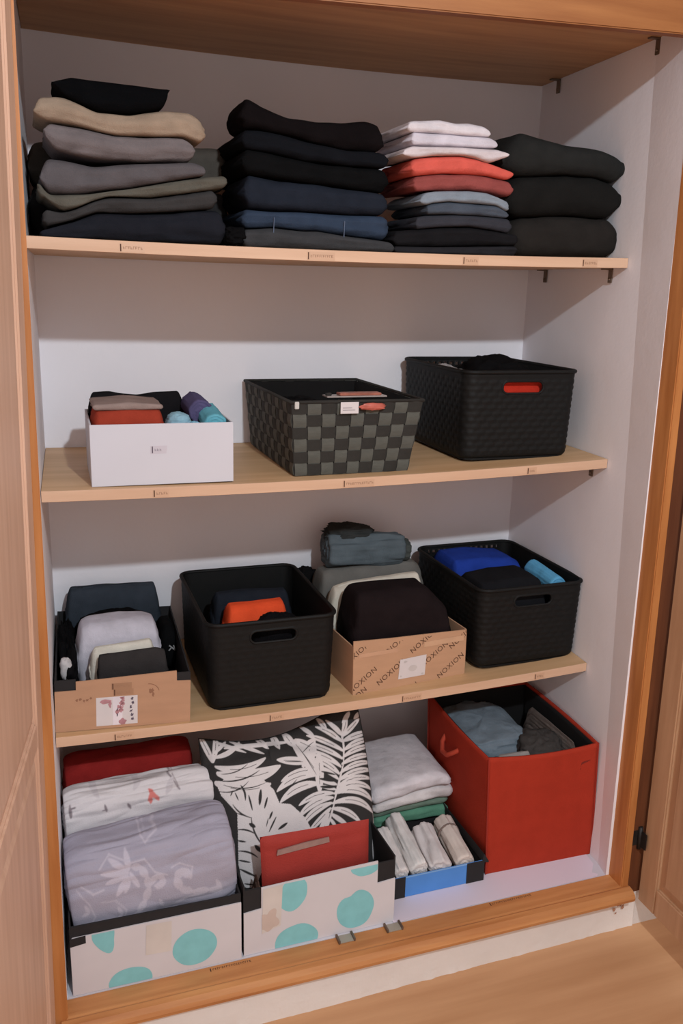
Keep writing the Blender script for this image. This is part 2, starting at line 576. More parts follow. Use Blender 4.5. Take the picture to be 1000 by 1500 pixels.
# wooden face frame, sill and plinth
prism('trim_1', [(-.06, 1.700), (1.13, 1.742), (1.13, 2.05), (-.06, 2.05)], -.162, -.14, wood('header_pine', (150, 98, 56), (134, 82, 44), 'x'), bevel=.002, kind='structure')
prism('trim_2', [(-.009, .10), (.0015, 1.72), (-.065, 1.72), (-.065, .10)], -.20, -.157, M_frame, bevel=.002, kind='structure')
fr = prism('trim_3', [(1.093, .10), (1.071, 1.735), (1.09, 1.735), (1.112, .10)], -.20, -.156, M_frame, bevel=.002, kind='structure')
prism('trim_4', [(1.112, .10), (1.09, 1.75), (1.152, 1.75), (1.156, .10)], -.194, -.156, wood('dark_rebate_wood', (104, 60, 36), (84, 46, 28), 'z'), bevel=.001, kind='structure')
prof = [(-.158, .086), (-.158, .1185), (-.196, .1185), (-.200, .1172), (-.204, .1185), (-.214, .1165), (-.2225, .111), (-.2255, .104), (-.224, .097), (-.218, .0925), (-.21, .091)]
v, f = [], []
for x, dz in ((-.02, -.003), (1.112, .007)):
    for (y, z) in prof: v.append((x, y, z + dz))
n = len(prof)
for i in range(n): f.append((i, (i + 1) % n, n + (i + 1) % n, n + i))
f += [tuple(range(n))[::-1], tuple(range(n, 2 * n))]
sill = mobj('trim_5', v, f, M_framex, smooth=False, kind='structure')
rnd = random.Random(9)
def flatmark(x0, x1, y, name='sill_ink_mark'):
    polys, cx = [[(x0, -.004), (x0 + .002, -.004), (x0 + .002, .004), (x0, .004)]], x0 + .005
    while cx < x1:
        w = .002 + rnd.random() * .002
        polys.append([(cx, -.0022), (cx + .0008, -.0022), (cx + .0008, .0022), (cx, .0022)])
        polys.append([(cx, .0012), (cx + w, .0012), (cx + w, .0022), (cx, .0022)])
        if rnd.random() > .5: polys.append([(cx, -.0022), (cx + w, -.0022), (cx + w, -.0014), (cx, -.0014)])
        cx += w + .0014
    bm = bmesh.new()
    for p in polys: bm.faces.new([bm.verts.new((a, y + b, .1185 - .003 + .010 * (a + .02) / 1.132 + .0003)) for a, b in p])
    return bobj(name, bm, M_ink, sill)
flatmark(.238, .314, -.166); flatmark(.806, .898, -.165)
M_catch = mat('catch_plastic', (150, 142, 130), rough=.35, spec=.5, var=.05)
for x in (.497, .595):
    zt = .1185 - .003 + .010 * (x + .02) / 1.132
    c = empty('door_catch', (x, -.166, zt), label='small clear-grey catch clip on the closet sill, %s of the pair' % ('left one' if x < .55 else 'right one'), cat='catch', group='door catches on the closet sill')
    box('catch_base', (-.015, -.011, 0), (.015, .009, .003), M_catch, c, .001)
    box('catch_arm', (-.017, -.012, 0), (-.013, .010, .007), M_steel, c, .0008)
    box('catch_arm', (.013, -.012, 0), (.017, .010, .007), M_steel, c, .0008)
v = [(-.07, -.218, RZ), (1.14, -.192, RZ), (1.14, -.192, .104), (-.07, -.218, .092), (-.07, -.157, RZ), (1.14, -.157, RZ), (1.14, -.157, .104), (-.07, -.157, .09)]
# rough plaster plinth: front face as a grid with uneven lower edge
pv, pf = [], []
NX, NZ = 120, 8
for i in range(NX + 1):
    t = i / NX
    x = -.07 + 1.21 * t
    y = -.216 + .024 * t
    for j in range(NZ + 1):
        s = j / NZ
        z = RZ - .004 + (.0915 + .009 * t - RZ + .004) * s
        w = .0010 * nz(x * 12, z * 14, 0, 3) + .0004 * nz(x * 60, z * 70, 0, 5)
        foot = -.003 * max(0, nz(x * 40, 0, 2)) * (1 - s) ** 4 * 2
        pv.append((x, y + w + foot, z))
for i in range(NX):
    for j in range(NZ):
        a = i * (NZ + 1) + j
        pf.append((a, a + NZ + 1, a + NZ + 2, a + 1))
b0 = len(pv)
e0, e1 = NX * (NZ + 1), NX * (NZ + 1) + NZ
pv += [(1.14, -.157, RZ - .004), (1.14, -.157, .1), (-.07, -.157, .0915)]
pf += [(e0, b0, b0 + 1, e1), (NZ, e1, b0 + 1, b0 + 2)]
M_plinth = mat('chipped_plinth_plaster', (214, 206, 200), rough=.9, var=.05, vs=8, bump=.25, bs=120, bump2=.2, bs2=26)
pl = mobj('baseboard_closet', pv, pf, M_plinth, smooth=False, kind='structure')
M_chip = mat('chip_brown', (160, 116, 92), rough=.9, var=.15, vs=60)
decal('paint_chip', [blob_poly(1.098, .088, .007, .012, 3, wob=.6), blob_poly(1.085, .070, .003, .004, 5, wob=.6), blob_poly(1.09, .060, .002, .0025, 8, wob=.6), blob_poly(1.106, .072, .003, .006, 9, wob=.6)], -.1965, M_chip, pl, thick=.001)

# doors
def door(name, hinge, ang, width, z0, z1, face, m, flip, tilt=0.0):
    e = empty(name, hinge, (0, tilt, ang), kind='structure')
    th = .022
    s = -1 if flip else 1
    def bx(n, y0, y1, za, zb, depth, bev):
        lo, hi = (0, -y1, za), (th, -y0, zb)
        if flip: lo, hi = (-th + (0 if depth == 0 else 0), -y1, za), (-depth, -y0, zb)
        else: lo, hi = (depth, -y1, za), (th, -y0, zb)
        return box(n, lo, hi, m, e, bev)
    bx('stile', 0, .052, z0, z1, 0, .003); bx('stile', width - .06, width, z0, z1, 0, .003)
    r = [(z0, z0 + .062), (.655 - hinge[2], .695 - hinge[2]), (z1 - .07, z1)]
    for a, b in r: bx('rail', .0521, width - .0601, a, b, 0.0004, .003)
    for (a, b), (c, d) in zip(r, r[1:]):
        bx('panel', .050, width - .058, b - .002, c + .002, .007, .001)
        # raised centre field with a bevelled border
        y0, y1, za, zb = .075, width - .083, b + .022, c - .022
        o = [(.054, b + .002), (width - .062, b + .002), (width - .062, c - .002), (.054, c - .002)]
        i_ = [(y0, za), (y1, za), (y1, zb), (y0, zb)]
        X0, X1 = (.0071, .002) if not flip else (-.0071, -.002)
        vv = [(X0, -y, z) for y, z in o] + [(X1, -y, z) for y, z in i_]
        ff = [(k, (k + 1) % 4, 4 + (k + 1) % 4, 4 + k) for k in range(4)] + [(4, 5, 6, 7)]
        if not flip: ff = [t[::-1] for t in ff]
        mobj('panel_field', vv, ff, m, e, smooth=False)
    return e
# left door: inner face looks right, right door: inner face looks left
d1 = door('door_1', (-.0290, -.203, .10), -.143, .56, 0.0, 1.92, 0, M_door, True, tilt=.0175)
d2 = door('door_2', (1.136, -.203, .088), -.017, .56, 0.0, 1.92, 0, M_doorr, False, tilt=-.012)
h = empty('hinge', (-.006, .006, .145)); h.parent = d2; tag(h, label='black hinge')
bm = bmesh.new()
bmesh.ops.create_cone(bm, cap_ends=True, segments=14, radius1=.005, radius2=.005, depth=.05)
bobj('hinge_pin', bm, M_blackm, h, smooth=True)
box('hinge_leaf', (-.022, .002, -.018), (-.002, .005, .018), M_blackm, h, .0008)
box('hinge_leaf', (-.001, -.02, -.018), (.002, 0, .018), M_blackm, h, .0008)

# ---------------------------------------------------------------- folded clothes on the upper shelf
DATA = {
'a1' : {'y':0.03,'d':0.13,'top':[(0.0512,1.6118),(0.0778,1.6232),(0.1494,1.6214),(0.2275,1.6175)],'bot':[(0.0511,1.6109),(0.0669,1.5955),(0.1147,1.5777),(0.1645,1.5771),(0.2193,1.5896),(0.2274,1.6127)]} ,
'a2' : {'y':0.03,'d':0.16,'top':[(0.0219,1.5731),(0.0269,1.5895),(0.0541,1.5943),(0.0668,1.593),(0.1146,1.5759),(0.1644,1.5749),(0.2192,1.587),(0.2609,1.5866),(0.2837,1.5754)],'bot':[(0.0215,1.5654),(0.0394,1.5576),(0.081,1.5546),(0.1433,1.5451),(0.1976,1.5476),(0.2497,1.5505),(0.2832,1.5391)]} ,
'a3' : {'y':0.03,'d':0.16,'top':[(0.0357,1.5489),(0.0408,1.5546),(0.0809,1.5524),(0.1432,1.5426),(0.1975,1.5453),(0.2497,1.5485),(0.2672,1.538)],'bot':[(0.0349,1.5339),(0.05,1.5161),(0.0952,1.5081),(0.1385,1.5068),(0.1827,1.5075),(0.2561,1.5123),(0.2669,1.518)]} ,
'a4' : {'y':0.026,'d':0.165,'top':[(0.0256,1.4824),(0.0348,1.5035),(0.062,1.5012),(0.1076,1.4946),(0.1684,1.5028),(0.2661,1.5109),(0.2838,1.5037)],'bot':[(0.0249,1.4696),(0.0334,1.4493),(0.0926,1.4542),(0.1604,1.4663),(0.2302,1.482),(0.2837,1.4919)]} ,
'a5' : {'y':0.03,'d':0.165,'top':[(0.0203,1.4729),(0.0334,1.448),(0.0928,1.4526),(0.1608,1.4643),(0.2307,1.4797),(0.2844,1.4903),(0.319,1.4945)],'bot':[(0.03,1.4446),(0.0551,1.4248),(0.0752,1.4307),(0.1024,1.4436),(0.1263,1.4515),(0.195,1.4536),(0.2481,1.4626),(0.3188,1.4758)]} ,
'a6' : {'y':0.03,'d':0.165,'top':[(0.0259,1.4282),(0.0549,1.4225),(0.075,1.4281),(0.1023,1.4413),(0.1262,1.4492),(0.195,1.4516),(0.2481,1.4605),(0.3023,1.4724)],'bot':[(0.0292,1.4006),(0.0744,1.4136),(0.1084,1.4274),(0.1596,1.4276),(0.2298,1.4335),(0.3021,1.4423)]} ,
'a7' : {'y':0.024999999999999998,'d':0.17,'top':[(0.0206,1.3935),(0.074,1.4106),(0.108,1.4248),(0.159,1.4253),(0.2289,1.4307),(0.3011,1.4398),(0.3157,1.4357)],'bot':None} ,
'a8' : {'y':0.21,'d':0.16,'top':[(0.0143,1.5447),(0.0283,1.5527),(0.1825,1.555),(0.3389,1.5624),(0.3591,1.5583)],'bot':[(0.0107,1.4827),(0.1802,1.4854),(0.3587,1.4882)]} ,
'a9' : {'y':0.215,'d':0.16,'top':[(0.0091,1.4795),(0.1806,1.4822),(0.3618,1.4849)],'bot':None} ,
'b1' : {'y':0.035,'d':0.13,'top':[(0.3461,1.6152),(0.3557,1.6198),(0.3782,1.6078),(0.4241,1.5926),(0.4776,1.5909),(0.5254,1.5947),(0.5706,1.6007),(0.592,1.5938),(0.5979,1.5804)],'bot':[(0.346,1.5702),(0.3751,1.5719),(0.4244,1.5659),(0.4784,1.5563),(0.5267,1.5506),(0.5955,1.5517)]} ,
'b2' : {'y':0.035,'d':0.3,'top':[(0.346,1.5688),(0.3751,1.5704),(0.4244,1.5644),(0.4784,1.5548),(0.5267,1.5491),(0.5956,1.5502),(0.6066,1.5453)],'bot':[(0.3476,1.541),(0.3915,1.5381),(0.4517,1.5287),(0.51,1.5249),(0.6074,1.5249)]} ,
'b3' : {'y':0.035,'d':0.3,'top':[(0.3476,1.5398),(0.3916,1.5369),(0.4517,1.5275),(0.5101,1.5236),(0.6075,1.5237)],'bot':[(0.354,1.5012),(0.4185,1.4946),(0.4797,1.4921),(0.5356,1.4876),(0.6092,1.4832)]} ,
'b4' : {'y':0.031000000000000003,'d':0.2,'top':[(0.3531,1.4996),(0.4174,1.4929),(0.4784,1.4904),(0.5342,1.4859),(0.6076,1.4815)],'bot':[(0.3514,1.4448),(0.4179,1.4436),(0.4794,1.4451),(0.5284,1.4443),(0.6073,1.4459)]} ,
'b5' : {'y':0.031000000000000003,'d':0.2,'top':[(0.3514,1.4436),(0.4179,1.4423),(0.4794,1.4438),(0.5284,1.4431),(0.6074,1.4446)],'bot':[(0.3464,1.4133),(0.408,1.4173),(0.4523,1.4136),(0.48,1.4152),(0.5294,1.4093),(0.6128,1.4024)]} ,
'b6' : {'y':0.027000000000000003,'d':0.13,'top':[(0.3455,1.4107),(0.4069,1.4158),(0.4512,1.4121),(0.4787,1.4137),(0.528,1.4078),(0.6113,1.4008),(0.6207,1.3966)],'bot':None} ,
'b7' : {'y':0.04,'d':0.1,'top':[(0.3166,1.4131),(0.3304,1.4214),(0.3468,1.4175)],'bot':None} ,
'c1' : {'y':0.03,'d':0.17,'top':[(0.6396,1.6019),(0.6513,1.6053),(0.7022,1.6106),(0.7331,1.6067),(0.7576,1.6099),(0.7891,1.6071),(0.8024,1.5995)],'bot':[(0.6403,1.5872),(0.6974,1.5884),(0.7466,1.5882),(0.8015,1.5897)]} ,
'c2' : {'y':0.03,'d':0.17,'top':[(0.6478,1.5867),(0.6975,1.5877),(0.7467,1.5875),(0.8016,1.5889),(0.816,1.5802)],'bot':[(0.6488,1.5656),(0.6987,1.5666),(0.748,1.5687),(0.8157,1.5717)]} ,
'c3' : {'y':0.024,'d':0.17,'top':[(0.629,1.5539),(0.6478,1.5634),(0.696,1.5646),(0.7451,1.5667),(0.8126,1.5694),(0.8388,1.5624)],'bot':[(0.6302,1.5468),(0.6518,1.5445),(0.6907,1.5505),(0.7459,1.5548),(0.7742,1.5527),(0.8033,1.5454),(0.8391,1.5585)]} ,
'c4' : {'y':0.03,'d':0.17,'top':[(0.6501,1.5412),(0.6664,1.5459),(0.6935,1.5503),(0.7489,1.5546),(0.7773,1.5526),(0.8131,1.5435),(0.8427,1.5365),(0.8536,1.531)],'bot':[(0.6514,1.5147),(0.7167,1.5232),(0.7635,1.5248),(0.8017,1.5245),(0.8442,1.519),(0.8534,1.5264)]} ,
'c5' : {'y':0.034,'d':0.17,'top':[(0.6577,1.515),(0.7186,1.5227),(0.7656,1.5243),(0.8039,1.524),(0.8465,1.5184),(0.855,1.5146)],'bot':[(0.6589,1.4898),(0.7048,1.4937),(0.7674,1.4973),(0.806,1.4954),(0.857,1.4908)]} ,
'c6' : {'y':0.026,'d':0.17,'top':[(0.6682,1.4791),(0.6799,1.4877),(0.7012,1.4915),(0.7635,1.4953),(0.8019,1.4934),(0.8458,1.4805)],'bot':[(0.6687,1.4685),(0.6842,1.4667),(0.6931,1.4711),(0.7271,1.4756),(0.7649,1.4749),(0.8228,1.4739),(0.8472,1.4627)]} ,
'c7' : {'y':0.03,'d':0.17,'top':[(0.6829,1.4663),(0.695,1.4704),(0.729,1.4749),(0.767,1.4742),(0.8251,1.4732),(0.8489,1.4622)],'bot':[(0.6838,1.4509),(0.7366,1.454),(0.7844,1.4544),(0.8497,1.4529)]} ,
'c8' : {'y':0.03,'d':0.17,'top':[(0.6632,1.4445),(0.6838,1.4495),(0.7367,1.4529),(0.7845,1.4533),(0.8564,1.4518)],'bot':[(0.6642,1.4244),(0.7067,1.4303),(0.7697,1.4345),(0.8219,1.4299),(0.8586,1.4254)]} ,
'c9' : {'y':0.03,'d':0.17,'top':[(0.6271,1.4209),(0.7067,1.4293),(0.7698,1.4334),(0.822,1.4288),(0.8687,1.4235)],'bot':[(0.6222,1.3944),(0.7087,1.3963),(0.8721,1.4039)]} ,
'c10' : {'y':0.03,'d':0.17,'top':[(0.6223,1.3936),(0.7087,1.3955),(0.8722,1.4031)],'bot':None} ,
'd1' : {'y':0.04,'d':0.28,'top':[(0.8437,1.5893),(0.8781,1.6074),(0.9218,1.6004),(0.9733,1.5919),(1.0149,1.5894),(1.0571,1.5882),(1.0941,1.5767),(1.1149,1.5624)],'bot':[(0.8488,1.528),(0.9115,1.5327),(0.9858,1.5387),(1.0488,1.5384),(1.0927,1.5296),(1.116,1.5539)]} ,
'd2' : {'y':0.04,'d':0.28,'top':[(0.8489,1.5269),(0.9116,1.5316),(0.9859,1.5376),(1.049,1.5373),(1.0856,1.5289),(1.1058,1.5117),(1.1152,1.5006)],'bot':[(0.8548,1.4561),(0.9184,1.4591),(0.9866,1.4653),(1.0576,1.4629),(1.0863,1.4643),(1.1159,1.4955)]} ,
'd3' : {'y':0.04,'d':0.28,'top':[(0.8615,1.455),(0.9185,1.458),(0.9868,1.4641),(1.0578,1.4618),(1.0864,1.4631),(1.1095,1.4537),(1.1175,1.4422)],'bot':None} ,
}
def shelf_bot(fn, top, eps=.0006):
    a, b = min(p[0] for p in top), max(p[0] for p in top)
    return [(a + (b - a) * i / 12, fn(a + (b - a) * i / 12) + eps) for i in range(13)]
GA, GB, GC, GD = 'folded trousers in the leftmost pile', 'folded jeans in the second pile', 'folded shirts in the third pile', 'thick folded jumpers in the right pile'
SPEC = [
 ('a1', 'folded_trousers', (9, 9, 11), 'small black folded garment lying on top of the beige trousers', 'clothing', GA, 1),
 ('a2', 'folded_trousers', (150, 130, 112), 'beige folded trousers near the top of the leftmost clothes pile', 'trousers', GA, 2),
 ('a3', 'folded_trousers', (110, 101, 101), 'mauve grey folded trousers directly under the beige pair', 'trousers', GA, 2),
 ('a4', 'folded_trousers', (86, 81, 83), 'smooth dark mauve grey trousers, third thick fold down the leftmost pile', 'trousers', GA, 1),
 ('a5', 'folded_trousers', (88, 84, 76), 'olive grey trousers sagging under the dark mauve ones', 'trousers', GA, 1),
 ('a6', 'folded_trousers', (56, 54, 54), 'dark charcoal trousers second from the bottom of the leftmost pile', 'trousers', GA, 1),
 ('a7', 'folded_trousers', (30, 31, 37), 'navy black trousers at the bottom front of the leftmost pile', 'trousers', GA, 2),
 ('a8', 'folded_trousers', (78, 72, 66), 'brown grey garment lying behind the leftmost pile, upper of the two', 'trousers', GA, 1),
 ('a9', 'folded_trousers', (46, 44, 44), 'near black garment lying behind the leftmost pile, on the shelf', 'trousers', GA, 2),
 ('b1', 'folded_jeans', (18, 14, 15), 'black folded jeans on top of the second pile, peaked at the left', 'jeans', GB, 1),
 ('b2', 'folded_jeans', (19, 20, 24), 'blue-black folded jeans second from the top of the second pile', 'jeans', GB, 1),
 ('b3', 'folded_jeans', (14, 14, 15), 'plain black jeans third from the top of the second pile', 'jeans', GB, 1),
 ('b4', 'folded_jeans', (32, 36, 45), 'dark navy denim jeans in the second pile above the blue ones', 'jeans', GB, 1),
 ('b5', 'folded_jeans', (48, 59, 76), 'mid blue denim jeans near the bottom of the second pile', 'jeans', GB, 1),
 ('b6', 'folded_jeans', (58, 58, 60), 'grey jeans lying on the shelf under the blue denim', 'jeans', GB, 1),
 ('c1', 'folded_shirt', (212, 204, 208), 'white folded shirt on the very top of the third pile', 'shirt', GC, 1),
 ('c2', 'folded_shirt', (204, 196, 204), 'white folded shirt second from the top of the third pile', 'shirt', GC, 1),
 ('c3', 'folded_shirt', (204, 192, 194), 'white folded shirt lying right above the coral one', 'shirt', GC, 1),
 ('c4', 'folded_shirt', (206, 92, 80), 'bright coral folded shirt in the middle of the third pile', 'shirt', GC, 1),
 ('c5', 'folded_shirt', (140, 72, 68), 'dusty red folded shirt under the coral one', 'shirt', GC, 1),
 ('c6', 'folded_shirt', (128, 136, 146), 'light blue grey folded shirt under the dusty red one', 'shirt', GC, 1),
 ('c7', 'folded_shirt', (72, 78, 88), 'slate blue folded shirt under the light blue grey one', 'shirt', GC, 1),
 ('c8', 'folded_shirt', (54, 54, 60), 'dark slate folded shirt third from the bottom of the third pile', 'shirt', GC, 1),
 ('c9', 'folded_shirt', (26, 25, 27), 'black folded shirt second from the bottom of the third pile', 'shirt', GC, 1),
 ('c10', 'folded_shirt', (38, 37, 40), 'charcoal folded shirt lying on the shelf beneath the third pile', 'shirt', GC, 1),
 ('d1', 'folded_jumper', (38, 38, 37), 'thick charcoal jumper on top of the right pile', 'jumper', GD, 0),
 ('d2', 'folded_jumper', (27, 26, 25), 'thick black jumper in the middle of the right pile', 'jumper', GD, 0),
 ('d3', 'folded_jumper', (38, 35, 33), 'thick brown black jumper at the bottom of the right pile', 'jumper', GD, 0),
]
for i, (k, nm, rgb, lab, cat, grp, ply) in enumerate(SPEC):
    D = DATA[k]
    bot = D['bot'] or shelf_bot(sh1, D['top'])
    o = folded(nm, cloth(rgb), D['y'], D['d'], D['top'], bot, seed=i + 1, ply=ply, wr=.003 if k[0] != 'd' else .0016,
               amp=.0014, endr=1.0 if k[0] == 'd' else .35, rxmax=.04 if k[0] == 'd' else .012, groove=.2 if k[0] != 'd' else .05, label=lab, cat=cat, group=grp)
    if k == 'b5':
        for xx in (.398, .525):
            prism('seam', [(xx, 1.405), (xx + .0012, 1.405), (xx + .002, 1.432), (xx + .001, 1.432)], .0285, .0305, cloth((92, 102, 122)), o)
crumple('sock_bundle', cloth((14, 13, 14)), (.334, .050, 1.399), (.020, .026, .0155), seed=4, floor=sh1(.35) + .0006, label='small black cloth bundle squeezed between the first and second piles', cat='clothing')

# ---------------------------------------------------------------- boxes
def tray(name, loc, rz, w, d, hs, front, outer, inner, corner=None, corner_w=(.03, .025), corner_z=0.0, th=.003, rim=None, tilt=0.0, side_front=None, **k):
    """card box: base, two sides, back, cut front panel; local origin at the front left bottom corner"""
    e = empty(name, loc, (0, tilt, rz), **k)
    box('base_panel', (.001, .001, 0), (w - .001, d - .001, th), inner, e, .0004)
    hb = hs
    sf = side_front if side_front else hs
    for x in (0, w - th):
        bm = bmesh.new()
        pts = [(th, 0), (d, 0), (d, hb), (th, sf)]
        a = [bm.verts.new((x, p, z)) for p, z in pts]; b = [bm.verts.new((x + th, p, z)) for p, z in pts]
        bm.faces.new(a); bm.faces.new(b[::-1])
        for i in range(4): bm.faces.new((a[i], b[i], b[(i + 1) % 4], a[(i + 1) % 4]))
        bmesh.ops.recalc_face_normals(bm, faces=bm.faces[:])
        bobj('side_panel', bm, inner if inner is not outer else outer, e)
    box('back_panel', (th, d - th, 0), (w - th, d, hb), inner, e, .0004)
    fp = prism('front_panel', front, 0, th, outer, e, bevel=.0004)
    if corner:
        for (a, b) in ((.0, corner_w[0]), (w - corner_w[1], w)):
            box('corner_flap', (a + .0004, .0001 + th, corner_z), (b - .0004, th * 2, hs + .001), corner, e, .0004)
    return e, fp

# white shoe-type box on the middle shelf
ez = sh2(.082)
e, fp = tray('white_box', (.081, .019, ez + .0005), -.02, .243, .20, .106, [(0, 0), (.243, 0), (.243, .106), (0, .106)], M_white, M_white,
             label='low white cardboard box of clothes at the left of the middle shelf', cat='box')
lt = prism('label_tape', [(.099, .054), (.126, .054), (.128, .068), (.099, .068)], -.0003, 0, M_tapew, e)
scribble(lt, .100, .061, .022, -.0003, random.Random(5), ink=M_greyink)
z0 = ez + .004
folded('dark_garment', cloth((26, 24, 26)), .175, .034, [(.088, 1.120), (.13, 1.122), (.150, 1.118), (.178, 1.114), (.21, 1.119), (.267, 1.121)], [(.09, z0), (.266, z0)], seed=41, ply=0, endr=.1, wr=.003, label='black folded garment standing at the back of the white box', cat='clothing')
rg = folded('knit_garment', cloth((150, 58, 42)), .032, .125, [(.086, 1.108), (.15, 1.111), (.212, 1.108)], [(.088, z0), (.210, z0)], seed=42, ply=0, endr=.12, wr=.001, label='brick red rolled garment with a grey top side in the white box', cat='clothing')
folded('grey_side', cloth((140, 122, 116)), .045, .11, [(.09, 1.116), (.15, 1.120), (.208, 1.114)], [(.09, 1.106), (.208, 1.106)], seed=43, ply=0, parent=rg, label='grey upper side')
crumple('sock_ball', cloth((134, 170, 186)), (.236, .066, 1.078), (.0225, .030, .021), seed=5, amp=.1, sup=2.2, label='pale blue rolled sock beside the brick red garment', cat='sock', group='rolled socks in the white box')
crumple('sock_ball', cloth((120, 172, 196)), (.262, .042, 1.073), (.012, .014, .012), seed=6, amp=.1, sup=2.2, label='smallest light blue sock at the front of the white box', cat='sock', group='rolled socks in the white box')
rolled('sock_roll', cloth((82, 76, 108)), (.281, .180, 1.098), (.281, .088, 1.094), .023, .023, seed=7, label='purple rolled sock at the back right of the white box', cat='sock', group='rolled socks in the white box')
rolled('sock_roll', cloth((98, 164, 180)), (.297, .120, 1.089), (.296, .032, 1.079), .021, .019, seed=8, label='turquoise rolled sock at the front right of the white box', cat='sock', group='rolled socks in the white box')

# woven strap basket
M_sl = mat('strap_light', (84, 84, 78), rough=.8, var=.08, vs=60, bump=.5, bs=500, stretch=(1, 1, 3))
M_sd = mat('strap_dark', (46, 44, 41), rough=.8, var=.08, vs=60, bump=.5, bs=500, stretch=(1, 1, 3))
kx0, kx1, tx0, tx1 = .443, .669, .433, .691
ky0, ky1, ty0, ty1 = .036, .378, .026, .395
kz0, kz1 = sh2(.55) + .0008, 1.117
kb = empty('strap_basket', ((kx0 + kx1) / 2, ky0, kz0), label='grey checkered woven strap basket in the middle of the middle shelf', cat='basket')
ox, oy, oz = kb.location
def kpos(side, u, v, off):
    """side 0 front 1 right 2 back 3 left; u along, v up; off outward"""
    x0 = kx0 + (tx0 - kx0) * v; x1 = kx1 + (tx1 - kx1) * v
    y0 = ky0 + (ty0 - ky0) * v; y1 = ky1 + (ty1 - ky1) * v
    z = kz0 + (kz1 - kz0) * v
    if side == 0: p = (x0 + (x1 - x0) * u, y0 - off, z)
    elif side == 1: p = (x1 + off, y0 + (y1 - y0) * u, z)
    elif side == 2: p = (x1 + (x0 - x1) * u, y1 + off, z)
    else: p = (x0 - off, y1 + (y0 - y1) * u, z)
    return (p[0] - ox, p[1] - oy, p[2] - oz)
CN = [9, 13, 9, 13]; ROWS = 6
def strap(name, pts_fn, m, n):
    v, f = [], []
    for i in range(n + 1):
        for p in pts_fn(i / n): v.append(p)
    for i in range(n):
        a = i * 4
        for j in range(4):
            f.append((a + j, a + (j + 1) % 4, a + 4 + (j + 1) % 4, a + 4 + j))
    f += [(0, 1, 2, 3), (n * 4 + 3, n * 4 + 2, n * 4 + 1, n * 4)]
    return mobj(name, v, f, m, kb, smooth=False)
for side in range(4):
    nc = CN[side]
    for c in range(nc):
        def vf(t, side=side, c=c, nc=nc):
            r = t * ROWS
            o = .0016 * math.cos(math.pi * (r - .5)) * 0
            o = .0017 * math.sin(math.pi * (r + c)) * 1.0
            a, b = (c + .05) / nc, (c + .95) / nc
            return [kpos(side, a, t, o + .0006), kpos(side, b, t, o + .0006), kpos(side, b, t, o - .0003), kpos(side, a, t, o - .0003)]
        strap('vertical_strap', vf, M_sl, ROWS * 6)
    for r in range(ROWS):
        def hf(t, side=side, r=r, nc=nc):
            c = t * nc
            o = -.0017 * math.sin(math.pi * (c + r)) * (1)
            a, b = (r + .05) / ROWS, (r + .95) / ROWS
            return [kpos(side, t, b, o + .0006), kpos(side, t, a, o + .0006), kpos(side, t, a, o - .0003), kpos(side, t, b, o - .0003)]
        strap('horizontal_strap', hf, M_sd, nc * 6)
bm = bmesh.new()
for side in range(4):   # inner lining
    q_ = [bm.verts.new(kpos(side, a, b, -.0045)) for a, b in ((0, 0), (1, 0), (1, .985), (0, .985))]
    bm.faces.new(q_)
bobj('lining', bm, M_lining, kb)
box('base_panel', (kx0 - ox + .002, ky0 - oy + .002, 0), (kx1 - ox - .002, ky1 - oy - .002, .003), M_lining, kb)
def tube(name, pts, r, m, parent, closed=False, seg=8, **k):
    cu = bpy.data.curves.new(name, 'CURVE'); cu.dimensions = '3D'
    sp = cu.splines.new('POLY'); sp.points.add(len(pts) - 1)
    for p, c in zip(sp.points, pts): p.co = (*c, 1)
    sp.use_cyclic_u = closed
    cu.bevel_depth = r; cu.bevel_resolution = 2
    o = bpy.data.objects.new('t', cu); COL.objects.link(o)
    dg = bpy.context.evaluated_depsgraph_get()
    me = bpy.data.meshes.new_from_object(o.evaluated_get(dg))
    bpy.data.objects.remove(o); bpy.data.curves.remove(cu)
    me.materials.clear(); me.materials.append(m); me.name = name
    me.polygons.foreach_set('use_smooth', [True] * len(me.polygons))
    o = bpy.data.objects.new(name, me); COL.objects.link(o); o.parent = parent
    return tag(o, **k)
tube('rim', [kpos(0, 0, 1.0, .001), kpos(1, 0, 1.0, .001), kpos(2, 0, 1.0, .001), kpos(3, 0, 1.0, .001)], .0034, M_sd, kb, True)
for side, u in ((0, .035), (1, .97), (2, .97)):
    p = kpos(side, u, .96, .003)
    box('rim_clip', (p[0] - .004, p[1] - .002, p[2] - .006), (p[0] + .004, p[1] + .002, p[2] + .007), mat('bright_clip', (190, 186, 180), rough=.3), kb, .0008)
crumple('dark_garment', cloth((16, 15, 16)), (.512, .235, 1.045), (.055, .12, .052), seed=12, label='black clothing filling the left half of the checkered basket', cat='clothing')
crumple('grey_garment', cloth((62, 62, 62)), (.622, .235, 1.030), (.045, .12, .055), seed=13, label='dark grey clothing in the right half of the checkered basket', cat='clothing')
pk = empty('film_pouch', (.503, .034, 1.1235), label='flat clear and reddish film pouch lying over the front rim of the checkered basket', cat='pouch')
box('pouch_sheet', (0, 0, 0), (.118, .030, .0025), mat('grey_film', (150, 138, 134), rough=.3, spec=.6, var=.1, vs=40), pk, .0006)
box('pouch_content', (.026, .003, .0026), (.108, .026, .0075), mat('reddish_print', (150, 90, 74), rough=.4, var=.25, vs=90), pk, .001)
box('pouch_clip', (.001, .008, .0026), (.012, .018, .007), M_blackm, pk, .001)
tg = empty('paper_tag', (.524, .0175, 1.096), label='small white paper tag hanging over the front rim of the checkered basket', cat='tag')
box('tag_paper', (0, 0, 0), (.035, .0008, .021), M_stick, tg, .0003)
decal('ink_mark', [[(.004, .006), (.028, .006), (.028, .0068), (.004, .0068)], [(.004, .010), (.022, .010), (.022, .0108), (.004, .0108)]], 0, M_greyink, tg)
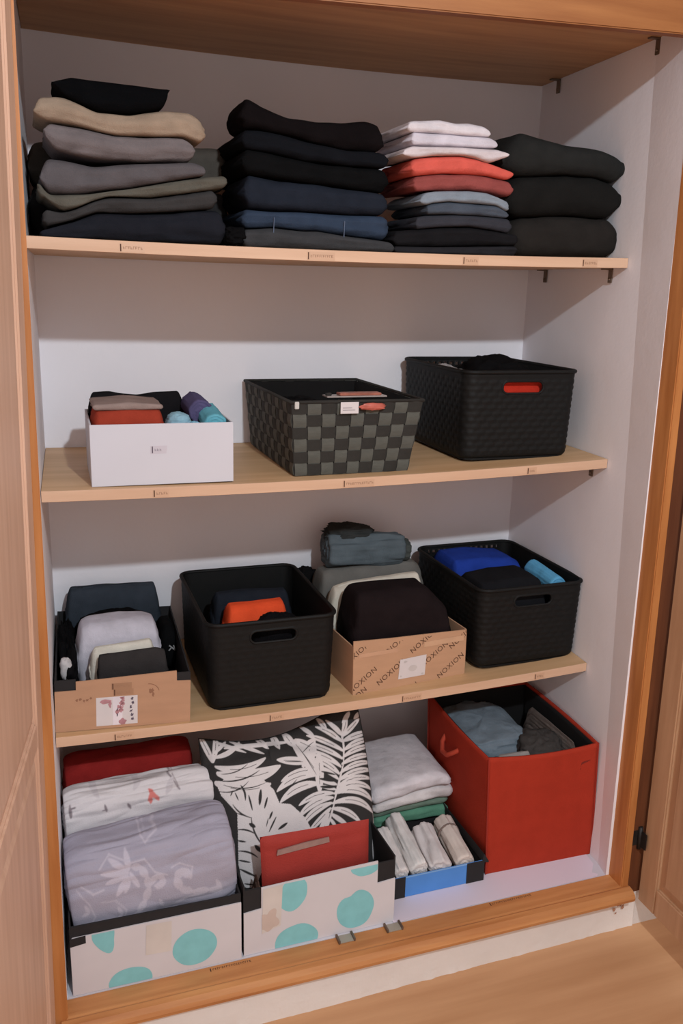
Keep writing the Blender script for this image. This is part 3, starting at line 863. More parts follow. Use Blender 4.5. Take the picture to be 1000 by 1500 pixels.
crumple('red_wrapper', mat('red_wrapper_film', (176, 92, 78), rough=.35, var=.2, vs=60), (.586, .0165, 1.108), (.024, .0030, .0065), seed=3, amp=.25, n=32, mseg=20, label='crumpled red wrapper hanging beside the white paper tag', cat='wrapper')

# black rattan-look plastic bins
BW, BD_, BH = .256, .33, .180
def make_bin(vents=True, relief=.0016):
    """rounded rectangular shell with brick relief, hand slots and rows of small vents; real wall thickness"""
    R = .026
    per = []
    def arc(cx, cy, a0, n=9):
        for i in range(n):
            a = a0 + (math.pi / 2) * i / n
            per.append((cx + R * math.cos(a), cy + R * math.sin(a), math.cos(a), math.sin(a)))
    def line(x0, y0, x1, y1, nx_, ny_, step=.0036):
        L = math.hypot(x1 - x0, y1 - y0); n = max(2, int(L / step))
        for i in range(n): per.append((x0 + (x1 - x0) * i / n, y0 + (y1 - y0) * i / n, nx_, ny_))
    w, d = BW, BD_
    line(R, 0, w - R, 0, 0, -1); arc(w - R, R, -math.pi / 2)
    line(w, R, w, d - R, 1, 0); arc(w - R, d - R, 0)
    line(w - R, d, R, d, 0, 1); arc(R, d - R, math.pi / 2)
    line(0, d - R, 0, R, -1, 0); arc(R, R, math.pi)
    n = len(per)
    s = [0]
    for i in range(n): s.append(s[-1] + math.hypot(per[(i + 1) % n][0] - per[i][0], per[(i + 1) % n][1] - per[i][1]))
    rows = 52
    zs = [BH * i / rows for i in range(rows + 1)]
    cw, ch = .0235, .0125
    V, F = [], []
    for side in (0, 1):
        for j, z in enumerate(zs):
            t = z / BH
            tap = 1 - .035 * (1 - t)
            foot = .0
            if z < .012: foot = -.010 * (1 - z / .012) ** 2
            for i in range(n):
                x, y, a, b = per[i]
                row = int(z / ch)
                u = (s[i] + (cw / 2 if row % 2 else 0)) % cw / cw
                vz = (z % ch) / ch
                rel = 0
                if .008 < z < BH - .014:
                    rel = relief * (min(1, 4.5 * min(u, 1 - u)) * min(1, 3.2 * min(vz, 1 - vz))) - relief / 2
                off = (rel if side == 0 else -.0032) + foot
                px = w / 2 + (x - w / 2) * tap + a * off
                py = d / 2 + (y - d / 2) * tap + b * off
                V.append((px, py, z))
    m_ = n * (rows + 1)
    def hole(i, j):
        x, y, a, b = per[i]; z = zs[j]
        xm = (x + per[(i + 1) % n][0]) / 2
        if b < -.99 and abs(xm - w / 2) < .045 and .1345 < z + .0017 < .1585:
            dx = abs(xm - w / 2) - .033
            dz = abs(z + .0017 - .1465)
            if dx <= 0 or math.hypot(dx, dz) < .0125: return True
        if vents and abs(xm - w / 2) < .095 and .160 < z < .1675 and b > .99 and (i // 2) % 2 == 0: return True
        return False
    for j in range(rows):
        for i in range(n):
            k = (i + 1) % n
            if hole(i, j):
                # rim of the opening closes the wall thickness
                for (ii, jj, e) in ((i - 1, j, 'l'), (k, j, 'r'), (i, j - 1, 'd'), (i, j + 1, 'u')):
                    if not hole(ii % n, jj):
                        if e == 'l': p, q_ = j * n + i, (j + 1) * n + i
                        elif e == 'r': p, q_ = (j + 1) * n + k, j * n + k
                        elif e == 'd': p, q_ = j * n + k, j * n + i
                        else: p, q_ = (j + 1) * n + i, (j + 1) * n + k
                        F.append((p, q_, m_ + q_, m_ + p))
                continue
            a = j * n + i; b = j * n + k
            F.append((a, b, b + n, a + n))
            F.append((m_ + b, m_ + a, m_ + a + n, m_ + b + n))
    return V, F, per, n
BV, BF, per, _n = make_bin()
BV2, BF2, _p, _n = make_bin(False, .0006)
bin_meshes = {}
def bin_(loc, rz, label, vents=True):
    e = empty('storage_bin', loc, (0, 0, rz), label=label, cat='bin', group='black plastic bins with hand slots')
    if not bin_meshes:
        o = mobj('bin_wall', BV, BF, M_plastic, e)
        bin_meshes['wall'] = o.data
        pts = [(x, y, BH - .003) for x, y, a, b in per[::2]]
        r = tube('bin_rim', pts, .0042, M_plastic, e, True)
        bin_meshes['rim'] = r.data
        def st(y):
            P = []
            for i in range(9): a = -math.pi / 2 + math.pi * i / 8; P.append((BW / 2 + .034 + .0125 * math.cos(a), y, .1465 + .0125 * math.sin(a)))
            for i in range(9): a = math.pi / 2 + math.pi * i / 8; P.append((BW / 2 - .034 + .0125 * math.cos(a), y, .1465 + .0125 * math.sin(a)))
            return P
        g = tube('handle_rim', st(.0022), .0026, M_plastic, e, True)
        bin_meshes['g'] = g.data
        bs = [(BW / 2 + (x - BW / 2) * .93, BD_ / 2 + (y - BD_ / 2) * .95, 0) for x, y, a, b in per[::3]]
        nb = len(bs)
        v = bs + [(x, y, .004) for x, y, z in bs]
        f = [tuple(range(nb))[::-1], tuple(range(nb, 2 * nb))] + [(i, (i + 1) % nb, nb + (i + 1) % nb, nb + i) for i in range(nb)]
        bo = mobj('bin_floor', v, f, M_plastic, e, smooth=False)
        bin_meshes['base'] = bo.data
    else:
        for nm, key in (('bin_wall', 'wall'), ('bin_rim', 'rim'), ('handle_rim', 'g'), ('bin_floor', 'base')):
            o = bpy.data.objects.new(nm, bin_meshes[key]); COL.objects.link(o); o.parent = e
    if not vents:
        for o in e.children:
            if o.name.startswith('bin_wall'):
                o.data = mobj('t', BV2, BF2, M_plastic).data
                bpy.data.objects.remove([q for q in bpy.data.objects if q.name == 't'][0])
    return e
bz1 = sh2(.93) + .001
bin_((.797, .060, bz1), -.012, 'black plastic bin at the right end of the middle shelf, red cloth behind its slot')
crumple('black_garment', cloth((16, 15, 16)), (.925, .190, bz1 + .135), (.078, .095, .062), seed=21, amp=.12, label='bunched black garment rising above the rim of the middle shelf bin', cat='clothing')
folded('red_garment', cloth((184, 48, 34)), .073, .030, [(.865, bz1 + .163), (1.0, bz1 + .165)], [(.865, bz1 + .01), (1.0, bz1 + .01)], seed=22, ply=0, endr=.1, label='red garment seen through the slot of the middle shelf bin', cat='clothing')
crumple('white_garment', cloth((176, 172, 172)), (.836, .235, bz1 + .125), (.030, .10, .048), seed=23, label='white cloth at the left inside the middle shelf bin', cat='clothing')
bz2 = sh3(.41) + .001
bin_((.276, .026, bz2), 0.0, 'black plastic bin with an orange garment, left bin of the lower shelf', False)
folded('navy_garment', cloth((34, 38, 46)), .215, .07, [(.325, .686), (.40, .689), (.497, .684)], [(.325, bz2 + .008), (.497, bz2 + .008)], seed=31, ply=0, endr=.12, label='dark navy folded garment behind the orange one in the bin', cat='clothing')
folded('orange_garment', cloth((234, 82, 46)), .135, .07, [(.335, .690), (.40, .690), (.465, .692)], [(.335, bz2 + .008), (.468, bz2 + .008)], seed=32, ply=0, endr=.10, label='bright orange folded garment inside the left bin of the lower shelf', cat='clothing')
crumple('black_garment', cloth((16, 15, 17)), (.428, .086, .618), (.062, .036, .074), seed=33, amp=.1, sup=2.4, label='black cloth in front of the orange garment inside the bin', cat='clothing')
bz3 = sh3(.98) + .001
bin_((.850, .038, bz3), 0.012, 'black plastic bin with blue clothes at the right end of the lower shelf')
folded('blue_garment', cloth((36, 62, 150)), .205, .14, [(.872, .722), (.95, .724), (1.03, .716), (1.06, .700)], [(.875, bz3 + .008), (1.05, bz3 + .008)], seed=34, ply=0, endr=.12, label='royal blue folded garment at the back of the right lower bin', cat='clothing')
folded('dark_garment', cloth((26, 26, 29)), .060, .135, [(.864, .712), (.93, .722), (1.0, .722), (1.03, .708)], [(.870, bz3 + .008), (1.03, bz3 + .008)], seed=35, ply=0, endr=.15, label='charcoal folded garment at the front of the right lower bin', cat='clothing')
rolled('sock_roll', cloth((96, 166, 206)), (1.066, .20, .700), (1.066, .085, .692), .020, .022, seed=36, label='sky blue rolled sock at the right of the lower bin', cat='sock')

# cut cardboard tray at the left of the lower shelf
cz = sh3(.12) + .0008
e, fp = tray('cardboard_tray', (-.0015, .019, sh3(.0) + .0006), -.045, .240, .36, .098,
             [(0, 0), (.240, 0), (.240, .083), (.215, .084), (.2145, .104), (.15, .101), (.09, .098), (.0365, .096), (.0365, .079), (0, .079)], M_card, M_blackc,
             corner=M_blackc, corner_w=(.037, .027), corner_z=.01, tilt=.028,
             label='brown cardboard tray with cut front at the left of the lower shelf', cat='box')
for p in e.children:
    if p.name.startswith('corner_flap'): tag(p, label='black corner flap')
st = prism('address_sticker', [(.071, .006), (.144, .006), (.144, .062), (.071, .062)], -.0004, 0, M_stick, e, label='white paper label')
rnd = random.Random(2)
decal('red_print', [blob_poly(.088, .054, .009, .004, 1, wob=.5), blob_poly(.095, .048, .003, .006, 2, wob=.5)] + [blob_poly(.113 + rnd.uniform(-.005, .006), .030 + rnd.random() * .030, .0035, .0035, i, wob=.9) for i in range(9)] + [blob_poly(.117, .011, .007, .006, 4, wob=.5)], -.0004, M_pink, st, clip=(.072, .143, .001, .061))
decal('ink_mark', [blob_poly(.135 + rnd.uniform(-.003, .004), .016 + i * .008, .0022, .0028, i + 9, wob=.9) for i in range(6)] + [blob_poly(.108, .026 + i * .01, .0012, .003, i + 3, wob=.7) for i in range(2)], -.0004, M_greyink, st)
prism('clear_strip', [(.100, .006), (.117, .006), (.117, .0615), (.100, .0615)], -.0007, -.0004, mat('glossy_label_strip', (214, 206, 212), rough=.3), e)
for zz, xx in ((.082, .098), (.070, .101)):
    t = prism('label_tape', [(xx, zz - .006), (xx + .036, zz - .006), (xx + .036, zz + .006), (xx, zz + .006)], -.0003, 0, mat('tape_on_card', (160, 122, 96), rough=.35), e)
    scribble(t, xx, zz, .034, -.0003, rnd)
arc = []
for r, s_ in ((.0200, 1), (.0188, -1)):
    a_ = [(.164 + r * math.cos(math.radians(t)), .063 + r * math.sin(math.radians(t))) for t in range(15, 96, 6)]
    arc += a_ if s_ == 1 else a_[::-1]
decal('recycling_print', [arc, blob_poly(.170, .068, .004, .005, 6, wob=.8), blob_poly(.172, .060, .002, .004, 7, wob=.8)], 0, mat('faint_brown_print', (140, 100, 78)), e)
decal('faint_print', [blob_poly(.038 + i * .006, .060 + .002 * math.sin(i * 2), .0022, .002, i, wob=.9) for i in range(5)], 0, mat('faint_brown_print', (140, 100, 78)), e)
cz += .006
folded('jeans', cloth((52, 58, 66)), .325, .060, [(.034, .684), (.05, .690), (.12, .690), (.222, .686), (.232, .655)], [(.036, cz), (.228, cz)], seed=51, ply=0, endr=.15, wr=.004, label='dark slate folded jeans standing at the back of the cardboard tray', cat='jeans')
crumple('black_garment', cloth((15, 14, 16)), (.030, .200, .590), (.018, .135, .058), seed=52, label='black cloth along the left side of the cardboard tray', cat='clothing')
crumple('black_garment', cloth((14, 13, 14)), (.128, .278, .590), (.085, .036, .068), seed=53, amp=.08, label='black cloth bundle behind the pale grey garment in the tray', cat='clothing')
lg = folded('black_pouch', cloth((15, 15, 16)), .215, .10, [(.213, .632), (.25, .634)], [(.213, cz), (.249, cz)], seed=54, ply=0, endr=.2, wr=.001, label='black pouch with a small white mark at the right of the tray', cat='pouch')
M_w = mat('white_mark', (150, 146, 146))
def bar(x0, z0, x1, z1, w):
    L = math.hypot(x1 - x0, z1 - z0); nx_, nz_ = -(z1 - z0) / L * w / 2, (x1 - x0) / L * w / 2
    return [(x0 + nx_, z0 + nz_), (x1 + nx_, z1 + nz_), (x1 - nx_, z1 - nz_), (x0 - nx_, z0 - nz_)]
decal('logo_mark', [bar(.2305, .595, .2425, .5835, .0028), bar(.2295, .5835, .2345, .589, .0026), bar(.2395, .5945, .2425, .584, .002)], .2125, M_w, lg, thick=.0008)
crumple('white_scrap', cloth((190, 184, 184)), (.024, .088, .622), (.011, .012, .022), seed=58, n=32, mseg=20, label='small white cloth tip at the left front of the cardboard tray', cat='clothing')
folded('grey_garment', cloth((186, 182, 192)), .125, .095, [(.046, .672), (.07, .684), (.13, .688), (.175, .684), (.204, .672)], [(.047, cz), (.205, cz)], seed=55, ply=0, endr=.14, wr=.004, label='pale grey soft garment in the middle of the cardboard tray', cat='clothing')
folded('white_garment', cloth((206, 200, 188)), .082, .036, [(.066, .654), (.12, .657), (.190, .662)], [(.067, cz), (.190, cz)], seed=56, ply=1, endr=.12, label='cream folded cloth between the pale grey garment and the dark pouch', cat='clothing')
folded('dark_pouch', cloth((50, 47, 47)), .052, .026, [(.078, .652), (.12, .655), (.186, .656), (.204, .650)], [(.078, cz), (.206, cz)], seed=57, ply=0, endr=.05, wr=.0008, label='dark grey flat pouch right behind the front of the cardboard tray', cat='pouch')

# printed parcel box
nzb = sh3(.70) + .0008
NW, NHL, NHR = .262, .117, .103
e, fp = tray('parcel_box', (.568, .026, nzb - .004), .085, NW, .30, .104, [(0, 0), (NW, 0), (NW, NHR), (.17, .1075), (.08, .1115), (0, NHL)], M_card, M_card, tilt=-.012,
             label='open brown parcel box printed with diagonal lettering on the lower shelf', cat='box')
fp.data.materials[0] = mat('printed_cardboard', (182, 142, 112), rough=.85, var=.05, vs=14, bump=.1, bs=200, stretch=(1, 1, 4))
ang = math.radians(36)
for cx, cz_ in ((.004, .087), (.106, .105), (.160, .095), (.252, .090), (.022, .030), (.085, .037), (.186, .060), (.226, .028), (.000, -.010), (.118, -.020)):
    bm = bmesh.new()
    text_bm('NOXION', .0165, ang, cx, cz_, -.0004, bm, .0)
    clip_rect(bm, .001, NW - .001, .001, .1025)
    bobj('printed_lettering', bm, M_inkb, e)
prism('paper_label', [(.102, .018), (.164, .018), (.1665, .063), (.1055, .061)], -.0010, -.0005, M_stick, e, label='white paper label')
decal('ink_mark', [blob_poly(.118, .055, .0035, .0022, 1, wob=.8), blob_poly(.135, .038, .010, .007, 2, wob=.1), blob_poly(.108, .024, .002, .002, 3), blob_poly(.158, .022, .003, .002, 4)], -.0010, mat('faint_grey_print', (186, 178, 176)), e)
prism('tape_strip', [(.160, .080), (.255, .080), (.255, .092), (.161, .091)], -.0007, -.0004, mat('shiny_brown_tape', (196, 158, 128), rough=.25), e)
prism('tape_strip', [(.012, .080), (.10, .079), (.10, .088), (.012, .088)], -.0007, -.0004, mat('shiny_brown_tape2', (190, 150, 122), rough=.25), e)
zb_ = nzb + .006
folded('black_garment', cloth((30, 23, 24)), .056, .115, [(.580, .712), (.60, .722), (.68, .724), (.745, .722), (.80, .665)], [(.582, zb_), (.800, zb_)], seed=61, ply=0, endr=.22, wr=.002, label='thick black rolled garment at the front of the parcel box', cat='clothing')
folded('cream_garment', cloth((206, 198, 184)), .178, .055, [(.571, .690), (.62, .702), (.70, .708), (.775, .712), (.79, .704)], [(.580, zb_), (.79, zb_)], seed=62, ply=2, endr=.2, wr=.004, label='cream cloth peeping out behind the thick black garment', cat='clothing')
folded('grey_garment', cloth((104, 102, 98)), .242, .090, [(.566, .705), (.60, .712), (.70, .716), (.795, .717), (.822, .700)], [(.575, zb_), (.818, zb_)], seed=63, ply=1, endr=.3, wr=.004, label='mid grey folded garment at the back of the parcel box', cat='clothing')
jr = rolled('jeans_roll', cloth((88, 98, 104)), (.590, .292, .752), (.772, .292, .744), .040, .036, seed=64, amp=.008, spiral=1.6, sup=2.4, label='blue grey rolled jeans lying on top of the grey garment', cat='jeans')
rolled('rolled_cuff', cloth((70, 74, 72)), (.752, .290, .742), (.788, .288, .737), .034, .027, seed=65, amp=.004, parent=jr, label='darker rolled cuff')
crumple('waistband_fold', cloth((52, 54, 54)), (.648, .300, .781), (.058, .034, .024), seed=66, amp=.22, tilt=.10, parent=jr, label='darker fold on top')
crumple('black_garment', cloth((20, 19, 20)), (.566, .362, .640), (.034, .022, .050), seed=67, label='black cloth poking up behind the parcel box at its left', cat='clothing')

# ---------------------------------------------------------------- closet floor: liner, dotted trays, textiles
def fz(x): return flo(x) + .0006
LW = (.86, .84, .88)
lv = [(.60, -.156), (1.065, -.156), (1.072, -.150), (1.062, -.142), (1.082, -.118), (1.09, -.06), (1.06, .02), (.60, .02)]
bm = bmesh.new()
a = [bm.verts.new((x, y, fz(x) + .0012)) for x, y in lv]; b = [bm.verts.new((x, y, fz(x) + .0002)) for x, y in lv]
bm.faces.new(a); bm.faces.new(b[::-1])
for i in range(len(a)): bm.faces.new((a[i], b[i], b[(i + 1) % len(a)], a[(i + 1) % len(a)]))
bmesh.ops.recalc_face_normals(bm, faces=bm.faces[:])
tag(bobj('liner_sheet', bm, mat('liner_paper', (212, 202, 214), rough=.6, var=.01)), 'white paper liner sheet on the closet floor in front of the red box', 'liner')

# left dotted tray
T1W = .297
e, fp = tray('dotted_tray', (.0015, -.1562, fz(0.0)), 0.0, T1W, .37, .135, [(0, 0), (T1W, 0), (T1W, .119), (.004, .1165), (0, .112)], M_dotbox, M_blackc,
             tilt=-.004, corner=M_blackc, corner_w=(.028, .018), corner_z=.09, label='white tray with teal dots holding the lavender bedding, left of the pair', cat='box', group='teal dotted trays on the closet floor')
prism('rim_strip', [(.003, .108), (T1W - .003, .112), (T1W - .003, .134), (.003, .136)], .0032, .007, M_blackc, e, label='black inner rim')
prism('corner_flap', [(-.0006, .100), (.026, .103), (.026, .118), (-.0006, .116)], -.0008, 0, M_blackc, e)
cl = (.001, T1W - .001, .001, .1165)
decal('printed_dot', [blob_poly(.212, .047, .0395, .037, 1, wob=.05)], 0, M_teal, e, clip=cl)
decal('printed_dot', [blob_poly(.055, .111, .019, .036, 2, wob=.2, rot=.2)], 0, M_teal, e, clip=cl)
decal('printed_dot', [blob_poly(.098, .004, .038, .030, 3, wob=.08)], 0, M_teal, e, clip=cl)
decal('tape_patch', [[(.125, .052), (.170, .050), (.172, .112), (.128, .113)]], 0, mat('faint_tape', (198, 190, 184), rough=.4), e, clip=cl, thick=.0006)
# right dotted tray
T2W = .299
e, fp = tray('dotted_tray', (.3035, -.1535, fz(.304)), .012, T2W, .35, .135,
             [(0, 0), (T2W, 0), (T2W, .097), (.262, .094), (.262, .143), (.15, .141), (.033, .138), (.033, .094), (0, .091)], M_dotbox, M_blackc,
             tilt=-.004, corner=M_blackc, corner_w=(.034, .038), corner_z=.02, side_front=.145, label='white tray with teal dots holding the leaf pillow, right of the pair', cat='box', group='teal dotted trays on the closet floor')
prism('rim_strip', [(.004, .10), (T2W - .004, .10), (T2W - .004, .134), (.004, .136)], .0032, .007, M_blackc, e, label='black inner rim')
for c_, sh_ in (((.002, .032, .001, .090), 0), ((.034, .261, .001, .137), 1), ((.263, T2W - .001, .001, .093), 2)):
    decal('printed_dot', [blob_poly(.090, .116, .030, .040, 5, wob=.08, bite=(math.pi * .8, .35, .9))], 0, M_teal, e, clip=c_) if sh_ == 1 else None
    if sh_ == 1:
        decal('printed_dot', [blob_poly(.102, .008, .042, .036, 6, wob=.06)], 0, M_teal, e, clip=c_)
        decal('printed_dot', [blob_poly(.218, .048, .038, .042, 7, wob=.05, bite=(math.pi * .62, .22, .35))], 0, M_teal, e, clip=c_)
        decal('printed_dot', [blob_poly(.238, .138, .030, .021, 8, wob=.1)], 0, M_teal, e, clip=c_)
        decal('tape_patch', [[(.034, .04), (.070, .050), (.073, .137), (.036, .135)]], 0, mat('faint_tape', (198, 190, 184), rough=.4), e, clip=c_, thick=.0008)
        decal('torn_patch', [blob_poly(.048, .066, .018, .022, 9, wob=.5)], 0, M_beige, e, clip=c_, thick=.001)

SWCOL = [(.82, .80, .86), (1.15, 1.12, 1.13), (1.22, 1.20, 1.20)]
BODY= [(0.2907,0.263),(0.3042,0.2712),(0.3515,0.2723),(0.3807,0.2597),(0.398,0.2385),(0.4061,0.2125),(0.4275,0.2071),(0.4394,0.1949),(0.4549,0.176),(0.4651,0.1496),(0.4545,0.135),(0.3767,0.1441),(0.3685,0.1094),(0.3463,0.0619),(0.3235,0.0661),(0.3176,0.1104),(0.3231,0.2053),(0.297,0.2418)]
LEAF= [(0.5597,0.3188,0.5758,0.3624,0.0113,0,1),(0.5618,0.3207,0.6064,0.3497,0.0122,0,1),(0.5586,0.3103,0.6298,0.318,0.0122,-0.05,1),(0.555,0.2935,0.6286,0.3029,0.0122,-0.08,1),(0.55,0.2801,0.6267,0.2891,0.0113,-0.08,1),(0.5455,0.267,0.6241,0.2708,0.0113,-0.08,1),(0.5397,0.2508,0.6211,0.2561,0.0113,-0.1,1),(0.5342,0.2367,0.619,0.2413,0.0122,-0.1,1),(0.5289,0.2248,0.6152,0.2246,0.0113,-0.12,1),(0.5243,0.2171,0.6123,0.2036,0.0122,-0.15,1),(0.5219,0.2133,0.6114,0.1803,0.0141,-0.15,1),(0.516,0.1953,0.6062,0.16,0.0141,-0.15,1),(0.5124,0.1854,0.5717,0.1466,0.0122,-0.1,1),(0.508,0.1757,0.5398,0.1497,0.0094,0,1),(0.5043,0.168,0.5167,0.1473,0.0066,0,1),(0.56,0.3209,0.5294,0.3554,0.0103,0,1),(0.5569,0.3084,0.5051,0.3456,0.0113,0.05,1),(0.5515,0.2919,0.4827,0.3314,0.0113,0.05,1),(0.5468,0.2775,0.4678,0.3206,0.0113,0.05,1),(0.5412,0.2625,0.4569,0.3052,0.0122,0.08,1),(0.5358,0.2492,0.4908,0.2855,0.0113,0.05,1),(0.5326,0.2391,0.4911,0.2698,0.0094,0.05,1),(0.5272,0.2293,0.4904,0.2454,0.0094,0,1),(0.5246,0.22,0.4911,0.2327,0.0075,0,1),(0.5183,0.2138,0.4447,0.2023,0.0122,0.1,1),(0.5155,0.2059,0.4397,0.1784,0.0141,0.12,1),(0.5115,0.196,0.4443,0.1613,0.0132,0.1,1),(0.508,0.1861,0.4586,0.1507,0.0113,0,1),(0.5036,0.1764,0.4783,0.1474,0.0094,0,1),(0.5008,0.1686,0.4915,0.1453,0.0075,0,1),(0.487,0.2543,0.4043,0.2355,0.016,0.12,1),(0.4894,0.2371,0.4085,0.2142,0.0169,0.12,1),(0.4902,0.2623,0.415,0.2525,0.0122,0.1,1),(0.4766,0.2812,0.4131,0.2937,0.016,0,1),(0.4988,0.295,0.4896,0.2203,0.0188,0,1),(0.4952,0.3211,0.4623,0.2748,0.0282,0,1),(0.4544,0.3225,0.4914,0.2537,0.0282,0,1),(0.2968,0.2825,0.4147,0.2809,0.0273,0.1,1),(0.2939,0.296,0.3895,0.3,0.016,0.12,1),(0.2917,0.2649,0.3905,0.25,0.0282,0.1,1),(0.2885,0.3062,0.2685,0.3638,0.0113,0,1),(0.2898,0.306,0.3046,0.3618,0.0113,0,1),(0.2914,0.314,0.3475,0.3372,0.0103,0.1,1),(0.2922,0.3221,0.3197,0.341,0.0075,0,1),(0.2965,0.3442,0.3561,0.3152,0.0066,0,1),(0.3282,0.3398,0.3904,0.3082,0.0075,0,1),(0.3807,0.341,0.4002,0.3173,0.0113,0,1),(0.4161,0.3404,0.4221,0.3143,0.0141,0,1),(0.4386,0.3416,0.4534,0.3141,0.016,0,1),(0.4594,0.326,0.4931,0.3043,0.0141,0,1),(0.4758,0.3495,0.4962,0.3296,0.0094,0,1),(0.514,0.3617,0.525,0.3386,0.0113,0,1),(0.3143,0.3293,0.45,0.3231,0.0085,0,1),(0.5634,0.3466,0.5848,0.3657,0.0103,0,1),(0.5924,0.3515,0.6129,0.3621,0.0094,0,1),(0.5634,0.3466,0.5477,0.2624,0.0042,0,1),(0.5482,0.2666,0.5155,0.1912,0.0047,0,1),(0.5182,0.195,0.4956,0.1487,0.0042,0,1),(0.6108,0.1762,0.6061,0.1095,0.0047,0,1),(0.5993,0.1107,0.5959,0.0697,0.0047,0,1),(0.6238,0.2861,0.6108,0.1762,0.0038,0,1),(0.3163,0.2226,0.3496,0.193,0.0028,0.1,0),(0.3484,0.194,0.3711,0.133,0.0032,0.1,0),(0.3477,0.236,0.3524,0.2067,0.0036,0,0),(0.3722,0.2424,0.367,0.2146,0.0064,0,0),(0.3835,0.2263,0.3758,0.2071,0.004,0,0),(0.3905,0.1986,0.3834,0.1855,0.004,0,0),(0.417,0.1731,0.3984,0.1639,0.0056,0,0),(0.3967,0.1874,0.3795,0.1618,0.0032,0,0),(0.3815,0.1878,0.3755,0.1726,0.002,0,0),(0.3443,0.1829,0.3542,0.1752,0.0072,0,0),(0.3506,0.1413,0.3627,0.1272,0.008,0,0),(0.32,0.1749,0.3536,0.162,0.0032,-0.1,0),(0.32,0.1545,0.3344,0.1504,0.0036,0,0),(0.3193,0.1351,0.3545,0.1179,0.0036,-0.1,0),(0.3192,0.118,0.3397,0.1113,0.0036,0,0),(0.32,0.1013,0.3486,0.0832,0.0044,0,0),(0.3228,0.2439,0.3277,0.2289,0.0024,0,0),(0.3348,0.2563,0.3403,0.2269,0.004,-0.1,0),(0.319,0.2485,0.3138,0.2392,0.0024,0,0),(0.3231,0.2053,0.3394,0.1979,0.0024,0,0),(0.2956,0.2704,0.374,0.2793,0.0028,0.1,0),(0.301,0.2819,0.3539,0.2947,0.002,0.1,0),(0.2928,0.2505,0.3505,0.2622,0.0024,0.15,0),(0.3263,0.0727,0.3448,0.0681,0.0032,0,0),(0.4118,0.224,0.4461,0.252,0.002,0,0),(0.428,0.2882,0.4633,0.2831,0.0016,0,0),(0.4584,0.3177,0.487,0.2543,0.0016,0,0),(0.4947,0.3169,0.4653,0.2997,0.0016,0,0),(0.3032,0.2611,0.3845,0.255,0.002,0.1,0),(0.4927,0.2459,0.5258,0.2359,0.0056,0,0),(0.4931,0.2303,0.522,0.2246,0.0056,0,0),(0.4989,0.2589,0.5274,0.2484,0.004,0,0)]
